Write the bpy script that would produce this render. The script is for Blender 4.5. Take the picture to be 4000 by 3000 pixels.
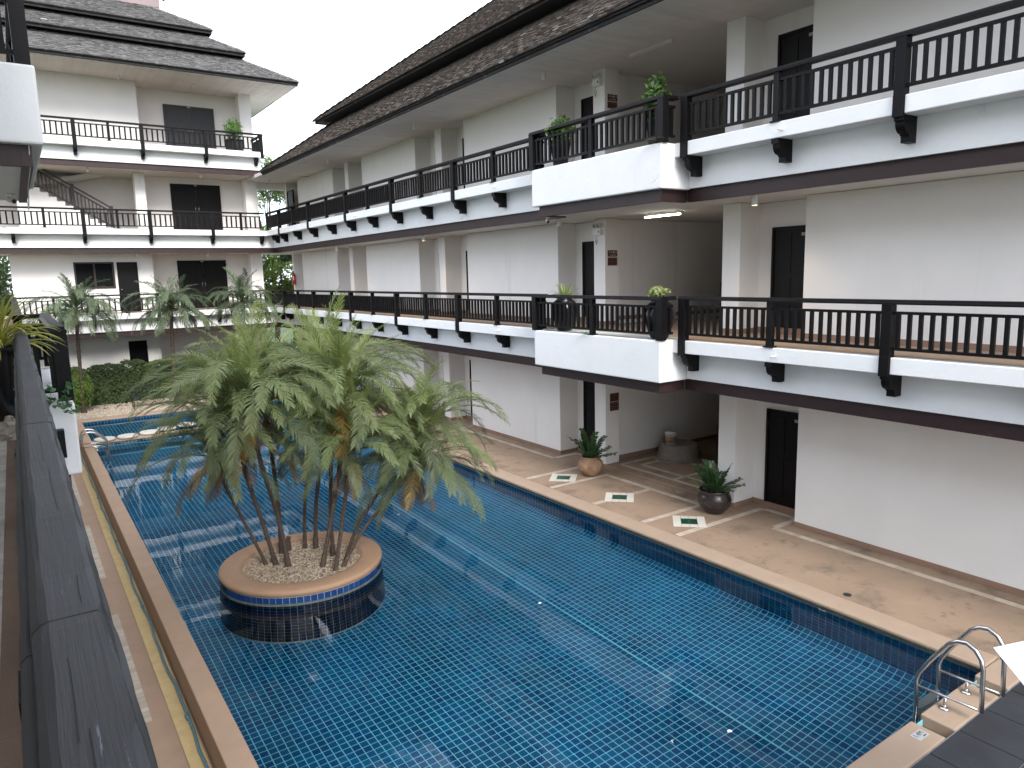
import bpy, bmesh, math, random
from math import sin, cos, pi, radians, tan, sqrt, atan2
from mathutils import Matrix, Vector, Euler
random.seed(7)
for o in list(bpy.data.objects): bpy.data.objects.remove(o, do_unlink=True)
scene = bpy.context.scene
COL = scene.collection

# ------------------------------------------------------------------ camera
CZ = 4.838
YAW, PITCH, ROLL, FPX = radians(-34.375), radians(-8.716), radians(-1.336), 2810.9
fw = Vector((-sin(YAW)*cos(PITCH), cos(YAW)*cos(PITCH), sin(PITCH)))
rt = Vector((cos(YAW), sin(YAW), 0)); up = rt.cross(fw)
r2 = cos(ROLL)*rt + sin(ROLL)*up; u2 = -sin(ROLL)*rt + cos(ROLL)*up
cd = bpy.data.cameras.new('camera'); cam = bpy.data.objects.new('camera', cd); COL.objects.link(cam)
cam.matrix_world = Matrix(((r2.x, u2.x, -fw.x, 0), (r2.y, u2.y, -fw.y, 0), (r2.z, u2.z, -fw.z, CZ), (0, 0, 0, 1)))
cd.sensor_width = 36; cd.sensor_fit = 'HORIZONTAL'; cd.lens = FPX/4000*36
cd.clip_start = 0.05; cd.clip_end = 3000
scene.camera = cam
CAMP = Vector((0, 0, CZ))

# ------------------------------------------------------------------ sky, sun, exposure
SUN_EL, SUN_AZ = radians(37), radians(193)      # azimuth: clockwise from +Y, where the light comes from
w = bpy.data.worlds.new('World'); scene.world = w; w.use_nodes = True
nt = w.node_tree; N = nt.nodes; L = nt.links
bg = N['Background']
sky = N.new('ShaderNodeTexSky'); sky.sky_type = 'NISHITA'; sky.sun_disc = False
sky.sun_elevation = SUN_EL; sky.sun_rotation = SUN_AZ; sky.air_density = 1.0; sky.dust_density = 2.0
tc = N.new('ShaderNodeTexCoord'); mp = N.new('ShaderNodeMapping'); mp.inputs['Scale'].default_value = (1, 1, 2.2); mp.inputs['Location'].default_value = (3.3, 1.7, .4)
ns = N.new('ShaderNodeTexNoise'); ns.inputs['Scale'].default_value = 3.1; ns.inputs['Detail'].default_value = 6; ns.inputs['Roughness'].default_value = .55
cr = N.new('ShaderNodeValToRGB'); cr.color_ramp.elements[0].position = .36; cr.color_ramp.elements[1].position = .54
cr.color_ramp.elements[0].color = (.40, .40, .40, 1); cr.color_ramp.elements[1].color = (1, 1, 1, 1)
mx = N.new('ShaderNodeMix'); mx.data_type = 'RGBA'
L.new(tc.outputs['Generated'], mp.inputs[0]); L.new(mp.outputs[0], ns.inputs['Vector']); L.new(ns.outputs['Fac'], cr.inputs[0])
L.new(cr.outputs[0], mx.inputs[0]); L.new(sky.outputs[0], mx.inputs[6]); mx.inputs[7].default_value = (9.9, 10.6, 11.8, 1)
L.new(mx.outputs[2], bg.inputs[0]); bg.inputs[1].default_value = 0.10
sd = bpy.data.lights.new('sun', 'SUN'); so = bpy.data.objects.new('sun', sd); COL.objects.link(so)
sd.energy = 1.5; sd.angle = radians(20); sd.color = (1, .965, .92)
sdir = Vector((sin(SUN_AZ)*cos(SUN_EL), cos(SUN_AZ)*cos(SUN_EL), sin(SUN_EL)))
so.rotation_euler = sdir.to_track_quat('Z', 'Y').to_euler()
vs = scene.view_settings; vs.view_transform = 'Standard'; vs.look = 'None'; vs.exposure = 1.34; vs.gamma = 1; vs.use_curve_mapping = False
cy = scene.cycles
cy.use_denoising = True; cy.use_adaptive_sampling = True; cy.adaptive_threshold = .02; cy.max_bounces = 9; cy.diffuse_bounces = 5; cy.glossy_bounces = 3; cy.transmission_bounces = 6; cy.transparent_max_bounces = 8
cy.caustics_refractive = True; cy.caustics_reflective = False; cy.sample_clamp_indirect = 6
try: cy.denoiser = 'OPENIMAGEDENOISE'
except Exception: pass

# ------------------------------------------------------------------ levels and lines of the place
F1, F2, F3 = 3.56, 7.06, 10.56
WATER = -0.12; FLOOR = -1.42; SLOPE_X = 7.0; RISE = .30
XL, XP, YN, YF = 1.54, 9.228, 3.44, 29.32        # pool edges
CURB, FASC, BEAM, WALL, DOORX = 9.98, 10.355, 10.428, 11.69, 12.276

# ------------------------------------------------------------------ materials
MATS = {}
def mat(name, col, rough=.6, metal=0, var=0.0, vscale=6, col2=None, bump=0, bscale=40, spots=None, rnd=0.0, stretch=None, grain=None, spec=.5, streak=None, emit=None, cracks=None):
    """procedural principled: colour noise, per-piece variation, dirt spots with their own shape, streaks, bump"""
    m = bpy.data.materials.new(name); m.use_nodes = True; MATS[name] = m
    T = m.node_tree; n = T.nodes; l = T.links; b = n['Principled BSDF']
    b.inputs['Roughness'].default_value = rough; b.inputs['Metallic'].default_value = metal
    b.inputs['Specular IOR Level'].default_value = spec
    geo = n.new('ShaderNodeNewGeometry'); pos = geo.outputs['Position']
    if stretch:
        mpn = n.new('ShaderNodeMapping'); mpn.inputs['Scale'].default_value = stretch; l.new(pos, mpn.inputs[0]); posS = mpn.outputs[0]
    else: posS = pos
    rgb = n.new('ShaderNodeRGB'); rgb.outputs[0].default_value = (*col, 1); cur = rgb.outputs[0]
    def mixc(fac, a, bcol, mode='MIX'):
        x = n.new('ShaderNodeMix'); x.data_type = 'RGBA'; x.blend_type = mode
        if isinstance(fac, float): x.inputs[0].default_value = fac
        else: l.new(fac, x.inputs[0])
        l.new(a, x.inputs[6])
        if isinstance(bcol, tuple): x.inputs[7].default_value = (*bcol, 1)
        else: l.new(bcol, x.inputs[7])
        return x.outputs[2]
    def noise(scale, v, detail=5, rough_=.6):
        t = n.new('ShaderNodeTexNoise'); t.inputs['Scale'].default_value = scale; t.inputs['Detail'].default_value = detail; t.inputs['Roughness'].default_value = rough_
        l.new(v, t.inputs['Vector']); return t.outputs['Fac']
    def ramp(f, p0, p1, c0=(0, 0, 0), c1=(1, 1, 1)):
        r = n.new('ShaderNodeValToRGB'); r.color_ramp.elements[0].position = p0; r.color_ramp.elements[1].position = p1
        r.color_ramp.elements[0].color = (*c0, 1); r.color_ramp.elements[1].color = (*c1, 1); l.new(f, r.inputs[0]); return r.outputs[0]
    if rnd:
        oi = n.new('ShaderNodeObjectInfo'); ad = n.new('ShaderNodeMath'); ad.operation = 'ADD'
        l.new(oi.outputs['Random'], ad.inputs[0]); l.new(geo.outputs['Random Per Island'], ad.inputs[1])
        fr = n.new('ShaderNodeMath'); fr.operation = 'FRACT'; l.new(ad.outputs[0], fr.inputs[0])
        cur = mixc(fr.outputs[0], cur, col2 if col2 else tuple(c*(1-rnd) for c in col))
        if rnd < 1 and col2: pass
    if var:
        f = ramp(noise(vscale, posS), .32, .68)
        cur = mixc(f, cur, tuple(c*(1-var) for c in col) if (rnd or not col2) else col2, 'MIX') if not rnd else mixc(f, cur, (1-var,)*3, 'MULTIPLY')
    if grain:
        gs, gcol, lo, hi = grain
        f = ramp(noise(gs, pos, 2, .5), lo, hi); cur = mixc(f, cur, gcol)
    if spots:
        for sc, lo, hi, scol in spots:
            f = ramp(noise(sc, posS, 8, .7), lo, hi); cur = mixc(f, cur, scol)
    if streak:
        ss, lo, hi, scol, sv = streak
        q = n.new('ShaderNodeMapping'); q.inputs['Scale'].default_value = sv; l.new(pos, q.inputs[0])
        f = ramp(noise(ss, q.outputs[0], 6, .65), lo, hi); cur = mixc(f, cur, scol)
    if cracks:
        vs_, width, cut, ccol = cracks
        wn_ = n.new('ShaderNodeTexNoise'); wn_.inputs['Scale'].default_value = 4; wn_.inputs['Detail'].default_value = 3; l.new(pos, wn_.inputs['Vector'])
        va = n.new('ShaderNodeVectorMath'); va.operation = 'MULTIPLY_ADD'; l.new(wn_.outputs['Color'], va.inputs[0]); va.inputs[1].default_value = (.35, .35, .35); l.new(pos, va.inputs[2])
        vo = n.new('ShaderNodeTexVoronoi'); vo.feature = 'DISTANCE_TO_EDGE'; vo.inputs['Scale'].default_value = vs_; l.new(va.outputs[0], vo.inputs['Vector'])
        f1 = ramp(vo.outputs['Distance'], 0, width, (1, 1, 1), (0, 0, 0)); f2 = ramp(noise(1.1, pos, 2), cut, cut+.04)
        mm_ = n.new('ShaderNodeMath'); mm_.operation = 'MULTIPLY'; l.new(f1, mm_.inputs[0]); l.new(f2, mm_.inputs[1]); cur = mixc(mm_.outputs[0], cur, ccol)
    l.new(cur, b.inputs['Base Color'])
    if bump:
        bp = n.new('ShaderNodeBump'); bp.inputs['Strength'].default_value = bump; bp.inputs['Distance'].default_value = .01
        l.new(noise(bscale, posS, 4), bp.inputs['Height']); l.new(bp.outputs[0], b.inputs['Normal'])
    if emit:
        b.inputs['Emission Color'].default_value = (*emit[0], 1); b.inputs['Emission Strength'].default_value = emit[1]
    return m

mat('wall_white', (.82, .797, .772), .85, var=.06, vscale=.8, bump=.12, bscale=25, spots=[(3, .68, .84, (.66, .62, .57))], streak=(1.6, .60, .86, (.63, .60, .555), (1.3, 1.3, .12)))
mat('curb_white', (.80, .80, .80), .8, var=.05, vscale=2, bump=.35, bscale=14, streak=(2.2, .64, .90, (.62, .60, .56), (2.5, 2.5, .25)), spots=[(9, .69, .78, (.50, .47, .42)), (2.4, .70, .76, (.42, .40, .36))], cracks=(1.3, .007, .60, (.50, .48, .45)))
mat('ceiling', (.76, .735, .70), .85, var=.06, vscale=2, rnd=.05)
mat('board_paint', (.82, .765, .725), .75, var=.10, vscale=1.5, rnd=.09, streak=(6, .66, .8, (.38, .35, .31), (3, .4, 1)))
mat('black_wood', (.0075, .0068, .0078), .48, var=.35, vscale=4, bump=.25, bscale=30, spots=[(26, .75, .82, (.04, .04, .045))], spec=.16)
mat('rail_wood', (.108, .118, .148), .60, var=.20, vscale=3, stretch=(20, .7, 10), bump=.14, bscale=9, spots=[(9, .705, .75, (.42, .43, .47)), (5, .335, .30, (.018, .018, .02))], spec=.4)
mat('brown_wood', (.034, .014, .014), .55, var=.35, vscale=3, stretch=(3, .6, 3), spots=[(10, .70, .8, (.11, .065, .06)), (5, .66, .74, (.15, .12, .12))])
mat('dark_door', (.0055, .0045, .0045), .5, var=.3, vscale=6, stretch=(6, 6, .7), bump=.2, bscale=10, spec=.2)
mat('grey_door', (.045, .046, .052), .55, var=.4, vscale=5, stretch=(6, 6, .7), bump=.2, bscale=10)
mat('stair_wood', (.035, .020, .020), .5, var=.3, vscale=6)
mat('shingle_grey', (.190, .182, .176), .9, rnd=.5, col2=(.085, .080, .077), var=.25, vscale=9, spots=[(22, .70, .76, (.34, .32, .32))])
mat('shingle_brown', (.150, .118, .098), .9, rnd=.5, col2=(.062, .050, .043), var=.3, vscale=9, spots=[(20, .72, .78, (.30, .27, .25))])
mat('shingle_new', (.50, .48, .47), .8, rnd=.2)
mat('roof_under', (.020, .021, .027), .9, var=.2)
mat('roof_fascia', (.060, .052, .052), .8, var=.5, vscale=2.5, spots=[(4.5, .56, .66, (.24, .22, .21)), (3, .40, .30, (.018, .016, .016))])
mat('deck', (.330, .232, .158), .85, var=.16, vscale=1.2, bump=.3, bscale=160, grain=(260, (.20, .13, .09), .52, .70), spots=[(1.0, .515, .72, (.13, .092, .068)), (2.6, .58, .72, (.12, .085, .062)), (9, .63, .74, (.15, .11, .08))])
mat('coping', (.385, .283, .205), .8, var=.10, vscale=3, bump=.35, bscale=150, grain=(300, (.28, .20, .14), .55, .72), spots=[(2.5, .68, .82, (.22, .15, .10))])
mat('ring_stone', (.345, .215, .135), .8, var=.14, vscale=4, bump=.3, bscale=150, grain=(300, (.23, .14, .085), .55, .72), spots=[(5, .66, .8, (.17, .10, .065))])
mat('warm_stone', (.40, .270, .182), .8, var=.12, vscale=3, bump=.3, bscale=150, grain=(300, (.27, .17, .11), .55, .72), spots=[(2.5, .66, .82, (.24, .15, .10))])
mat('moss', (.055, .062, .048), .95, var=.5, vscale=9)
mat('baseboard', (.31, .195, .135), .85, var=.2, vscale=4, grain=(220, (.18, .10, .065), .55, .7))
mat('border_tile', (.56, .47, .375), .6, rnd=.2, col2=(.44, .36, .28), var=.12, vscale=10, spots=[(3, .66, .8, (.30, .24, .18))])
mat('white_tile', (.68, .64, .57), .4, rnd=.1, col2=(.60, .56, .48), var=.08, vscale=12)
mat('green_tile', (.012, .085, .045), .25, rnd=.3, var=.2, vscale=20)
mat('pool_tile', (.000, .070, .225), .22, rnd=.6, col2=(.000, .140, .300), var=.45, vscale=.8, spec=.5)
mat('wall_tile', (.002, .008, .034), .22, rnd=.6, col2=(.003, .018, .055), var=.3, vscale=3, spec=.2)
mat('grout', (.20, .57, .67), .8, var=.15, vscale=2)
mat('scum', (.13, .15, .14), .9, var=.4, vscale=14)
mat('ring_tile', (.008, .030, .125), .2, rnd=.5, col2=(.016, .055, .165))
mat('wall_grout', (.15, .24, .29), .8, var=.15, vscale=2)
mat('grout_light', (.40, .42, .41), .8, var=.2, vscale=6)
mat('steel', (.62, .60, .58), .22, 1.0)
mat('steel_dull', (.30, .31, .31), .45, .8)
mat('slate', (.036, .039, .047), .55, var=.4, vscale=2.2, bump=.5, bscale=18, spots=[(7, .68, .76, (.15, .16, .17))])
mat('slate_joint', (.30, .31, .32), .9, var=.3, vscale=8)
mat('grate', (.70, .53, .26), .6, var=.15, vscale=6, spots=[(30, .72, .78, (.2, .13, .06))])
mat('pipe', (.11, .235, .27), .4, var=.2, vscale=9)
mat('palm_trunk', (.080, .056, .042), .9, var=.5, vscale=30, bump=1, bscale=50, spots=[(18, .60, .70, (.20, .165, .13))])
mat('pebble', (.50, .42, .32), .8, rnd=.6, col2=(.13, .09, .06), var=.2, vscale=30)
mat('pebble_pale', (.60, .52, .42), .8, rnd=.5, col2=(.34, .26, .18), var=.15, vscale=30)
mat('soil', (.055, .038, .026), .95, var=.4, vscale=12)
mat('terracotta', (.33, .215, .13), .75, var=.4, vscale=6, col2=(.20, .10, .055), spots=[(9, .58, .68, (.46, .38, .30))])
mat('glaze_dark', (.030, .022, .021), .25, var=.3, vscale=8, spec=.6)
mat('glaze_black', (.012, .011, .012), .3, var=.3, vscale=8)
mat('concrete', (.26, .23, .20), .9, var=.3, vscale=6)
mat('white_plastic', (.72, .72, .70), .45)
mat('dark_plastic', (.02, .02, .022), .4)
mat('red_paint', (.42, .015, .02), .35)
mat('sign_brown', (.085, .030, .018), .6, var=.3, vscale=20)
mat('sign_text', (.55, .49, .44), .6)
mat('sign_faint', (.14, .070, .050), .6)
mat('plate_grey', (.42, .42, .42), .5)
mat('plate_ink', (.03, .03, .03), .6)
mat('canvas', (.86, .87, .90), .8)
mat('walk_floor', (.19, .125, .088), .9, var=.25, vscale=3, bump=.4, bscale=120, grain=(230, (.10, .066, .046), .5, .7))
mat('walk_tile', (.42, .39, .34), .8, rnd=.25, var=.2, vscale=6)
mat('iron', (.03, .032, .035), .5, .3)
mat('lamp_glow', (1, .9, .7), .5, emit=((1, .78, .45), 6))
mat('tube_glow', (1, 1, 1), .5, emit=((1, .95, .85), 9))
mat('glass_dark', (.004, .0045, .005), .5, spec=.06)
mat('sack', (.42, .37, .31), .9, var=.3, vscale=20)
mat('grass', (.06, .10, .03), .95, var=.4, vscale=1)

def leafmat(name, col, col2, trans=.35, rough=.55):
    m = bpy.data.materials.new(name); m.use_nodes = True; MATS[name] = m
    T = m.node_tree; n = T.nodes; l = T.links; b = n['Principled BSDF']; out = n['Material Output']
    geo = n.new('ShaderNodeNewGeometry'); oi = n.new('ShaderNodeObjectInfo'); ad = n.new('ShaderNodeMath'); ad.operation = 'ADD'; fr = n.new('ShaderNodeMath'); fr.operation = 'FRACT'
    l.new(geo.outputs['Random Per Island'], ad.inputs[0]); l.new(oi.outputs['Random'], ad.inputs[1]); l.new(ad.outputs[0], fr.inputs[0])
    x = n.new('ShaderNodeMix'); x.data_type = 'RGBA'; x.inputs[6].default_value = (*col, 1); x.inputs[7].default_value = (*col2, 1); l.new(fr.outputs[0], x.inputs[0])
    x2 = n.new('ShaderNodeMix'); x2.data_type = 'RGBA'; x2.blend_type = 'MULTIPLY'; x2.inputs[0].default_value = 1
    hr = n.new('ShaderNodeMapRange'); hr.inputs[3].default_value = .72; hr.inputs[4].default_value = 1.25; l.new(oi.outputs['Random'], hr.inputs[0])
    l.new(x.outputs[2], x2.inputs[6]); l.new(hr.outputs[0], x2.inputs[7])
    l.new(x2.outputs[2], b.inputs['Base Color']); b.inputs['Roughness'].default_value = rough
    tr = n.new('ShaderNodeBsdfTranslucent'); l.new(x2.outputs[2], tr.inputs[0]); ms = n.new('ShaderNodeMixShader'); ms.inputs[0].default_value = trans
    l.new(b.outputs[0], ms.inputs[1]); l.new(tr.outputs[0], ms.inputs[2]); l.new(ms.outputs[0], out.inputs[0])
    return m
leafmat('frond', (.145, .195, .064), (.215, .252, .112), .42)
leafmat('frond_young', (.180, .235, .058), (.240, .275, .100), .42)
leafmat('frond_grey', (.120, .158, .068), (.180, .208, .110), .40)
leafmat('frond_dead', (.150, .090, .055), (.230, .160, .100), .2)
leafmat('frond_yellow', (.26, .19, .04), (.33, .20, .05), .3)
leafmat('frond_garden', (.080, .120, .055), (.135, .170, .092), .35)
leafmat('hedge', (.060, .105, .034), (.130, .190, .070))
leafmat('bush_light', (.130, .220, .035), (.200, .285, .060))
leafmat('bush_pot', (.085, .185, .035), (.130, .230, .055))
leafmat('zz', (.022, .062, .024), (.060, .115, .040), .15, .3)
leafmat('spider', (.46, .44, .07), (.34, .38, .08))
leafmat('spider_pale', (.42, .45, .20), (.25, .35, .10))
leafmat('vine', (.060, .150, .055), (.085, .185, .070))
leafmat('tree_far', (.095, .150, .045), (.150, .205, .065))
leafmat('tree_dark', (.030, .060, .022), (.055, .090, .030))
leafmat('dry', (.20, .14, .08), (.13, .09, .05), .2)

# water: a clear, still refracting surface
m = bpy.data.materials.new('water'); m.use_nodes = True; MATS['water'] = m
n = m.node_tree.nodes; l = m.node_tree.links; n.remove(n['Principled BSDF'])
gl = n.new('ShaderNodeBsdfRefraction'); gl.inputs['IOR'].default_value = 1.33; gl.inputs['Roughness'].default_value = 0; gl.inputs['Color'].default_value = (.90, .985, 1, 1)
gs_ = n.new('ShaderNodeBsdfGlossy'); gs_.inputs['Roughness'].default_value = 0; fr_ = n.new('ShaderNodeFresnel'); fr_.inputs['IOR'].default_value = 1.33
sc_ = n.new('ShaderNodeMath'); sc_.operation = 'MULTIPLY'; sc_.inputs[1].default_value = .82; l.new(fr_.outputs[0], sc_.inputs[0]); wm = n.new('ShaderNodeMixShader'); l.new(sc_.outputs[0], wm.inputs[0])
tx = n.new('ShaderNodeTexNoise'); tx.inputs['Scale'].default_value = 3.2; tx.inputs['Detail'].default_value = 3
ge = n.new('ShaderNodeNewGeometry'); l.new(ge.outputs['Position'], tx.inputs['Vector'])
bp = n.new('ShaderNodeBump'); bp.inputs['Strength'].default_value = .032; bp.inputs['Distance'].default_value = .02
l.new(tx.outputs['Fac'], bp.inputs['Height']); l.new(bp.outputs[0], gl.inputs['Normal']); l.new(bp.outputs[0], gs_.inputs['Normal']); l.new(gl.outputs[0], wm.inputs[1]); l.new(gs_.outputs[0], wm.inputs[2]); l.new(wm.outputs[0], n['Material Output'].inputs[0])

# ------------------------------------------------------------------ mesh helpers
class MB:
    def __init__(s): s.v = []; s.f = []
    def add(s, vs, fs):
        k = len(s.v); s.v += [tuple(p) for p in vs]; s.f += [tuple(i+k for i in f) for f in fs]; return s
    def box(s, x0, x1, y0, y1, z0, z1):
        return s.add([(x0,y0,z0),(x1,y0,z0),(x1,y1,z0),(x0,y1,z0),(x0,y0,z1),(x1,y0,z1),(x1,y1,z1),(x0,y1,z1)],
                     [(0,3,2,1),(4,5,6,7),(0,1,5,4),(1,2,6,5),(2,3,7,6),(3,0,4,7)])
    def prism(s, prof, fn, a, b):
        """closed profile (2-D) swept from a to b; fn(u,v,t)->xyz"""
        k = len(prof); vs = [fn(u, v, a) for u, v in prof]+[fn(u, v, b) for u, v in prof]
        fs = [(i, (i+1) % k, k+(i+1) % k, k+i) for i in range(k)]+[tuple(range(k))[::-1], tuple(range(k, 2*k))]
        return s.add(vs, fs)
    def tube(s, pts, r, seg=8, cap=True):
        pts = [Vector(p) for p in pts]; rs = r if isinstance(r, (list, tuple)) else [r]*len(pts)
        rings = []; ref = Vector((0, 0, 1))
        for i, p in enumerate(pts):
            d = (pts[min(i+1, len(pts)-1)]-pts[max(i-1, 0)]).normalized()
            if abs(d.dot(ref)) > .95: ref = Vector((1, 0, 0)) if abs(d.x) < .9 else Vector((0, 1, 0))
            a = d.cross(ref).normalized(); b = d.cross(a); ref = a.cross(d) if True else ref
            rings.append([p+rs[i]*(cos(2*pi*k/seg)*a+sin(2*pi*k/seg)*b) for k in range(seg)])
        vs = [q for rg in rings for q in rg]; fs = []
        for i in range(len(pts)-1):
            for k in range(seg): fs.append((i*seg+k, i*seg+(k+1) % seg, (i+1)*seg+(k+1) % seg, (i+1)*seg+k))
        if cap: fs += [tuple(range(seg))[::-1], tuple((len(pts)-1)*seg+k for k in range(seg))]
        return s.add(vs, fs)
    def lathe(s, prof, c=(0, 0, 0), seg=32, wob=0):
        vs = []; fs = []
        for r, z in prof:
            for k in range(seg):
                q = 1+wob*sin(3*2*pi*k/seg+z*5); vs.append((c[0]+r*q*cos(2*pi*k/seg), c[1]+r*q*sin(2*pi*k/seg), c[2]+z))
        for i in range(len(prof)-1):
            for k in range(seg): fs.append((i*seg+k, i*seg+(k+1) % seg, (i+1)*seg+(k+1) % seg, (i+1)*seg+k))
        fs += [tuple(range(seg))[::-1], tuple((len(prof)-1)*seg+k for k in range(seg))]
        return s.add(vs, fs)
    def mesh(s, name, m, smooth=False, base=(0, 0, 0)):
        me = bpy.data.meshes.new(name); b = Vector(base)
        me.from_pydata([tuple(Vector(p)-b) for p in s.v], [], s.f); me.update()
        if m: me.materials.append(MATS[m])
        if smooth: me.polygons.foreach_set('use_smooth', [True]*len(me.polygons))
        return me

def base_of(o):
    v = Vector((0, 0, 0))
    while o is not None: v += o.location; o = o.parent
    return v
def link(o, parent=None):
    COL.objects.link(o); o.parent = parent; return o
def obj(name, mb, m, parent=None, smooth=False, base=None, bevel=0, kind=None):
    """world-coordinate mesh; origin at base (or the parent's origin)"""
    pb = base_of(parent) if parent else Vector((0, 0, 0))
    b = Vector(base) if base is not None else pb
    o = bpy.data.objects.new(name, mb.mesh(name, m, smooth, b)); link(o, parent); o.location = b-pb
    if bevel:
        bv = o.modifiers.new('bevel', 'BEVEL'); bv.width = bevel; bv.segments = 2; bv.limit_method = 'ANGLE'
    if kind: o['kind'] = kind
    return o
def tag(o, label, cat, group=None):
    o['label'] = label; o['category'] = cat
    if group: o['group'] = group
    return o
def thing(name, loc, label, cat, group=None):
    o = bpy.data.objects.new(name, None); COL.objects.link(o); o.location = loc; o.empty_display_size = .2
    return tag(o, label, cat, group)
def struct(name, mb, m, **k):
    o = obj(name, mb, m, **k); o['kind'] = 'structure'; return o
def inst(name, me, M, parent):
    """object sharing mesh data placed by a world matrix"""
    o = bpy.data.objects.new(name, me); link(o, parent)
    o.matrix_local = Matrix.Translation(-base_of(parent)) @ M if parent else M
    return o
TEMPL = {}
def unit_box(m):
    k = ('box', m)
    if k not in TEMPL: TEMPL[k] = MB().box(-.5, .5, -.5, .5, -.5, .5).mesh('piece_'+m, m)
    return TEMPL[k]
def pieces(name, lst, parent, limit=300, stuff_name=None, stuff_mat=None, vis=None):
    """lst of (mesh, world matrix). The `limit` that show largest become objects, the rest one part of kind stuff"""
    def key(it):
        p = it[1].to_translation(); d = p-CAMP; z = d.dot(fw)
        if z < .3: return 0
        x = abs(d.dot(r2)/z)*FPX; y = abs(d.dot(u2)/z)*FPX
        s = it[1].to_scale(); a = sorted((s.x, s.y, s.z)); v = (a[1]*a[2])/d.length_squared
        if x > 2050 or y > 1550: v *= 1e-4
        if vis and not vis(p): v *= 1e-3
        return v
    lst = sorted(lst, key=key, reverse=True)
    for me, M in lst[:limit]: inst(name, me, M, parent)
    rest = lst[limit:]
    if rest:
        mb = MB(); cache = {}
        for me, M in rest:
            if me.name not in cache: cache[me.name] = ([v.co.copy() for v in me.vertices], [tuple(p.vertices) for p in me.polygons])
            vs, fs = cache[me.name]; mb.add([M @ v for v in vs], fs)
        o = obj(stuff_name or name+'_field', mb, None, parent); o['kind'] = 'stuff'
        o.data.materials.append(rest[0][0].materials[0])
def TRS(p, s=(1, 1, 1), e=(0, 0, 0)):
    return Matrix.Translation(Vector(p)) @ Euler(e).to_matrix().to_4x4() @ Matrix.Diagonal((*s, 1))
def axes(p, x, y, z):
    return Matrix(((x[0], y[0], z[0], p[0]), (x[1], y[1], z[1], p[1]), (x[2], y[2], z[2], p[2]), (0, 0, 0, 1)))
def text_mesh(name, s, size, m, M, parent, ext=.001):
    c = bpy.data.curves.new(name, 'FONT'); c.body = s; c.size = size; c.align_x = 'CENTER'; c.align_y = 'CENTER'; c.extrude = ext; c.resolution_u = 2
    t = bpy.data.objects.new(name+'_tmp', c); COL.objects.link(t)
    bpy.context.view_layer.update()
    me = bpy.data.meshes.new_from_object(t.evaluated_get(bpy.context.evaluated_depsgraph_get())); bpy.data.objects.remove(t, do_unlink=True)
    me.materials.clear(); me.materials.append(MATS[m]); me.name = name
    return inst(name, me, M, parent)
# writing planes: facing -Y (reads along +X) and facing -X (reads along -Y)
def FACE_NY(p): return axes(p, (1, 0, 0), (0, 0, 1), (0, -1, 0))
def FACE_NX(p): return axes(p, (0, -1, 0), (0, 0, 1), (-1, 0, 0))
def FACE_UP(p, a=0): return Matrix.Translation(Vector(p)) @ Matrix.Rotation(a, 4, 'Z')

exec_parts = []
# ================================================================== ground, deck, pool
g = MB(); X0, X1, Y0, Y1, B = XL-.3, XP+.3, YN-.25, YF+.3, 700
for a in ((-B, B, -B, Y0), (-B, B, Y1, B), (-B, X0, Y0, Y1), (X1, B, Y0, Y1)):
    g.add([(a[0], a[2], -.62), (a[1], a[2], -.62), (a[1], a[3], -.62), (a[0], a[3], -.62)], [(0, 1, 2, 3)])
struct('ground', g, 'grass')

deck = struct('pool_deck', MB().box(9.55, 19, -5, 40, -.3, 0).box(-1, 9.55, YF+.5, 40, -.3, -.03), 'deck')
# hall threshold steps
struct('hall_floor', MB().box(11.69, 17.5, 9.60, 13.24, .001, .085), 'deck')
struct('hall_step', MB().box(11.58, 11.689, 9.60, 13.02, .001, .045), 'deck')

basin = bpy.data.objects.new('pool_basin', None); COL.objects.link(basin); basin.location = (XL, YN, FLOOR); basin['kind'] = 'structure'
sh = MB()
def quad(mb, *p): mb.add(p, [tuple(range(len(p)))])
COVE = .16; WB = FLOOR+RISE+COVE     # wall base
XC = XP-COVE
def zf(x): return FLOOR+(RISE*(x-SLOPE_X)/(XC-SLOPE_X) if x > SLOPE_X else 0)
quad(sh, (XL, YN, FLOOR), (SLOPE_X, YN, FLOOR), (SLOPE_X, 25.3, FLOOR), (XL, 25.3, FLOOR))
quad(sh, (SLOPE_X, YN, FLOOR), (XC, YN, FLOOR+RISE), (XC, 25.3, FLOOR+RISE), (SLOPE_X, 25.3, FLOOR))
quad(sh, (XC, YN, FLOOR+RISE), (XP, YN, WB), (XP, YF, WB), (XC, YF, FLOOR+RISE))
quad(sh, (XL, YN, FLOOR), (XL, 25.3, FLOOR), (XL, 25.3, -.02), (XL, YN, -.02))
quad(sh, (XL, 25.3, FLOOR), (XL, YF, FLOOR), (XL, YF, -.02), (XL, 25.3, -.02))
quad(sh, (XL, YN, FLOOR), (XL, YN, -.05), (XP, YN, -.05), (XP, YN, FLOOR))
KF = -.62                                    # shallow far pool floor
quad(sh, (XL, 25.3, KF), (XP-COVE, 25.3, KF), (XP-COVE, YF, KF), (XL, YF, KF))
obj('shell', sh, 'grout', basin)
sw = MB(); quad(sw, (XP, YN, WB), (XP, YN, -.05), (XP, YF, -.05), (XP, YF, WB)); quad(sw, (XL, YF, FLOOR), (XP, YF, FLOOR), (XP, YF, -.05), (XL, YF, -.05))
obj('side_shell', sw, 'wall_grout', basin)
obj('bench_step', MB().box(XL+.002, XP-COVE, 24.85, 25.45, FLOOR+.001, -.72), 'grout', basin)
obj('divider', MB().box(XL+.002, XP-COVE, 25.45, 25.95, FLOOR+.001, -.16), 'grout', basin)
obj('divider_cap', MB().box(XL+.002, XP-COVE, 25.44, 25.96, -.158, -.10), 'coping', basin)
P = .106; T = P-.0125
ft = unit_box('pool_tile'); wt = unit_box('wall_tile'); lst = []
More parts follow.
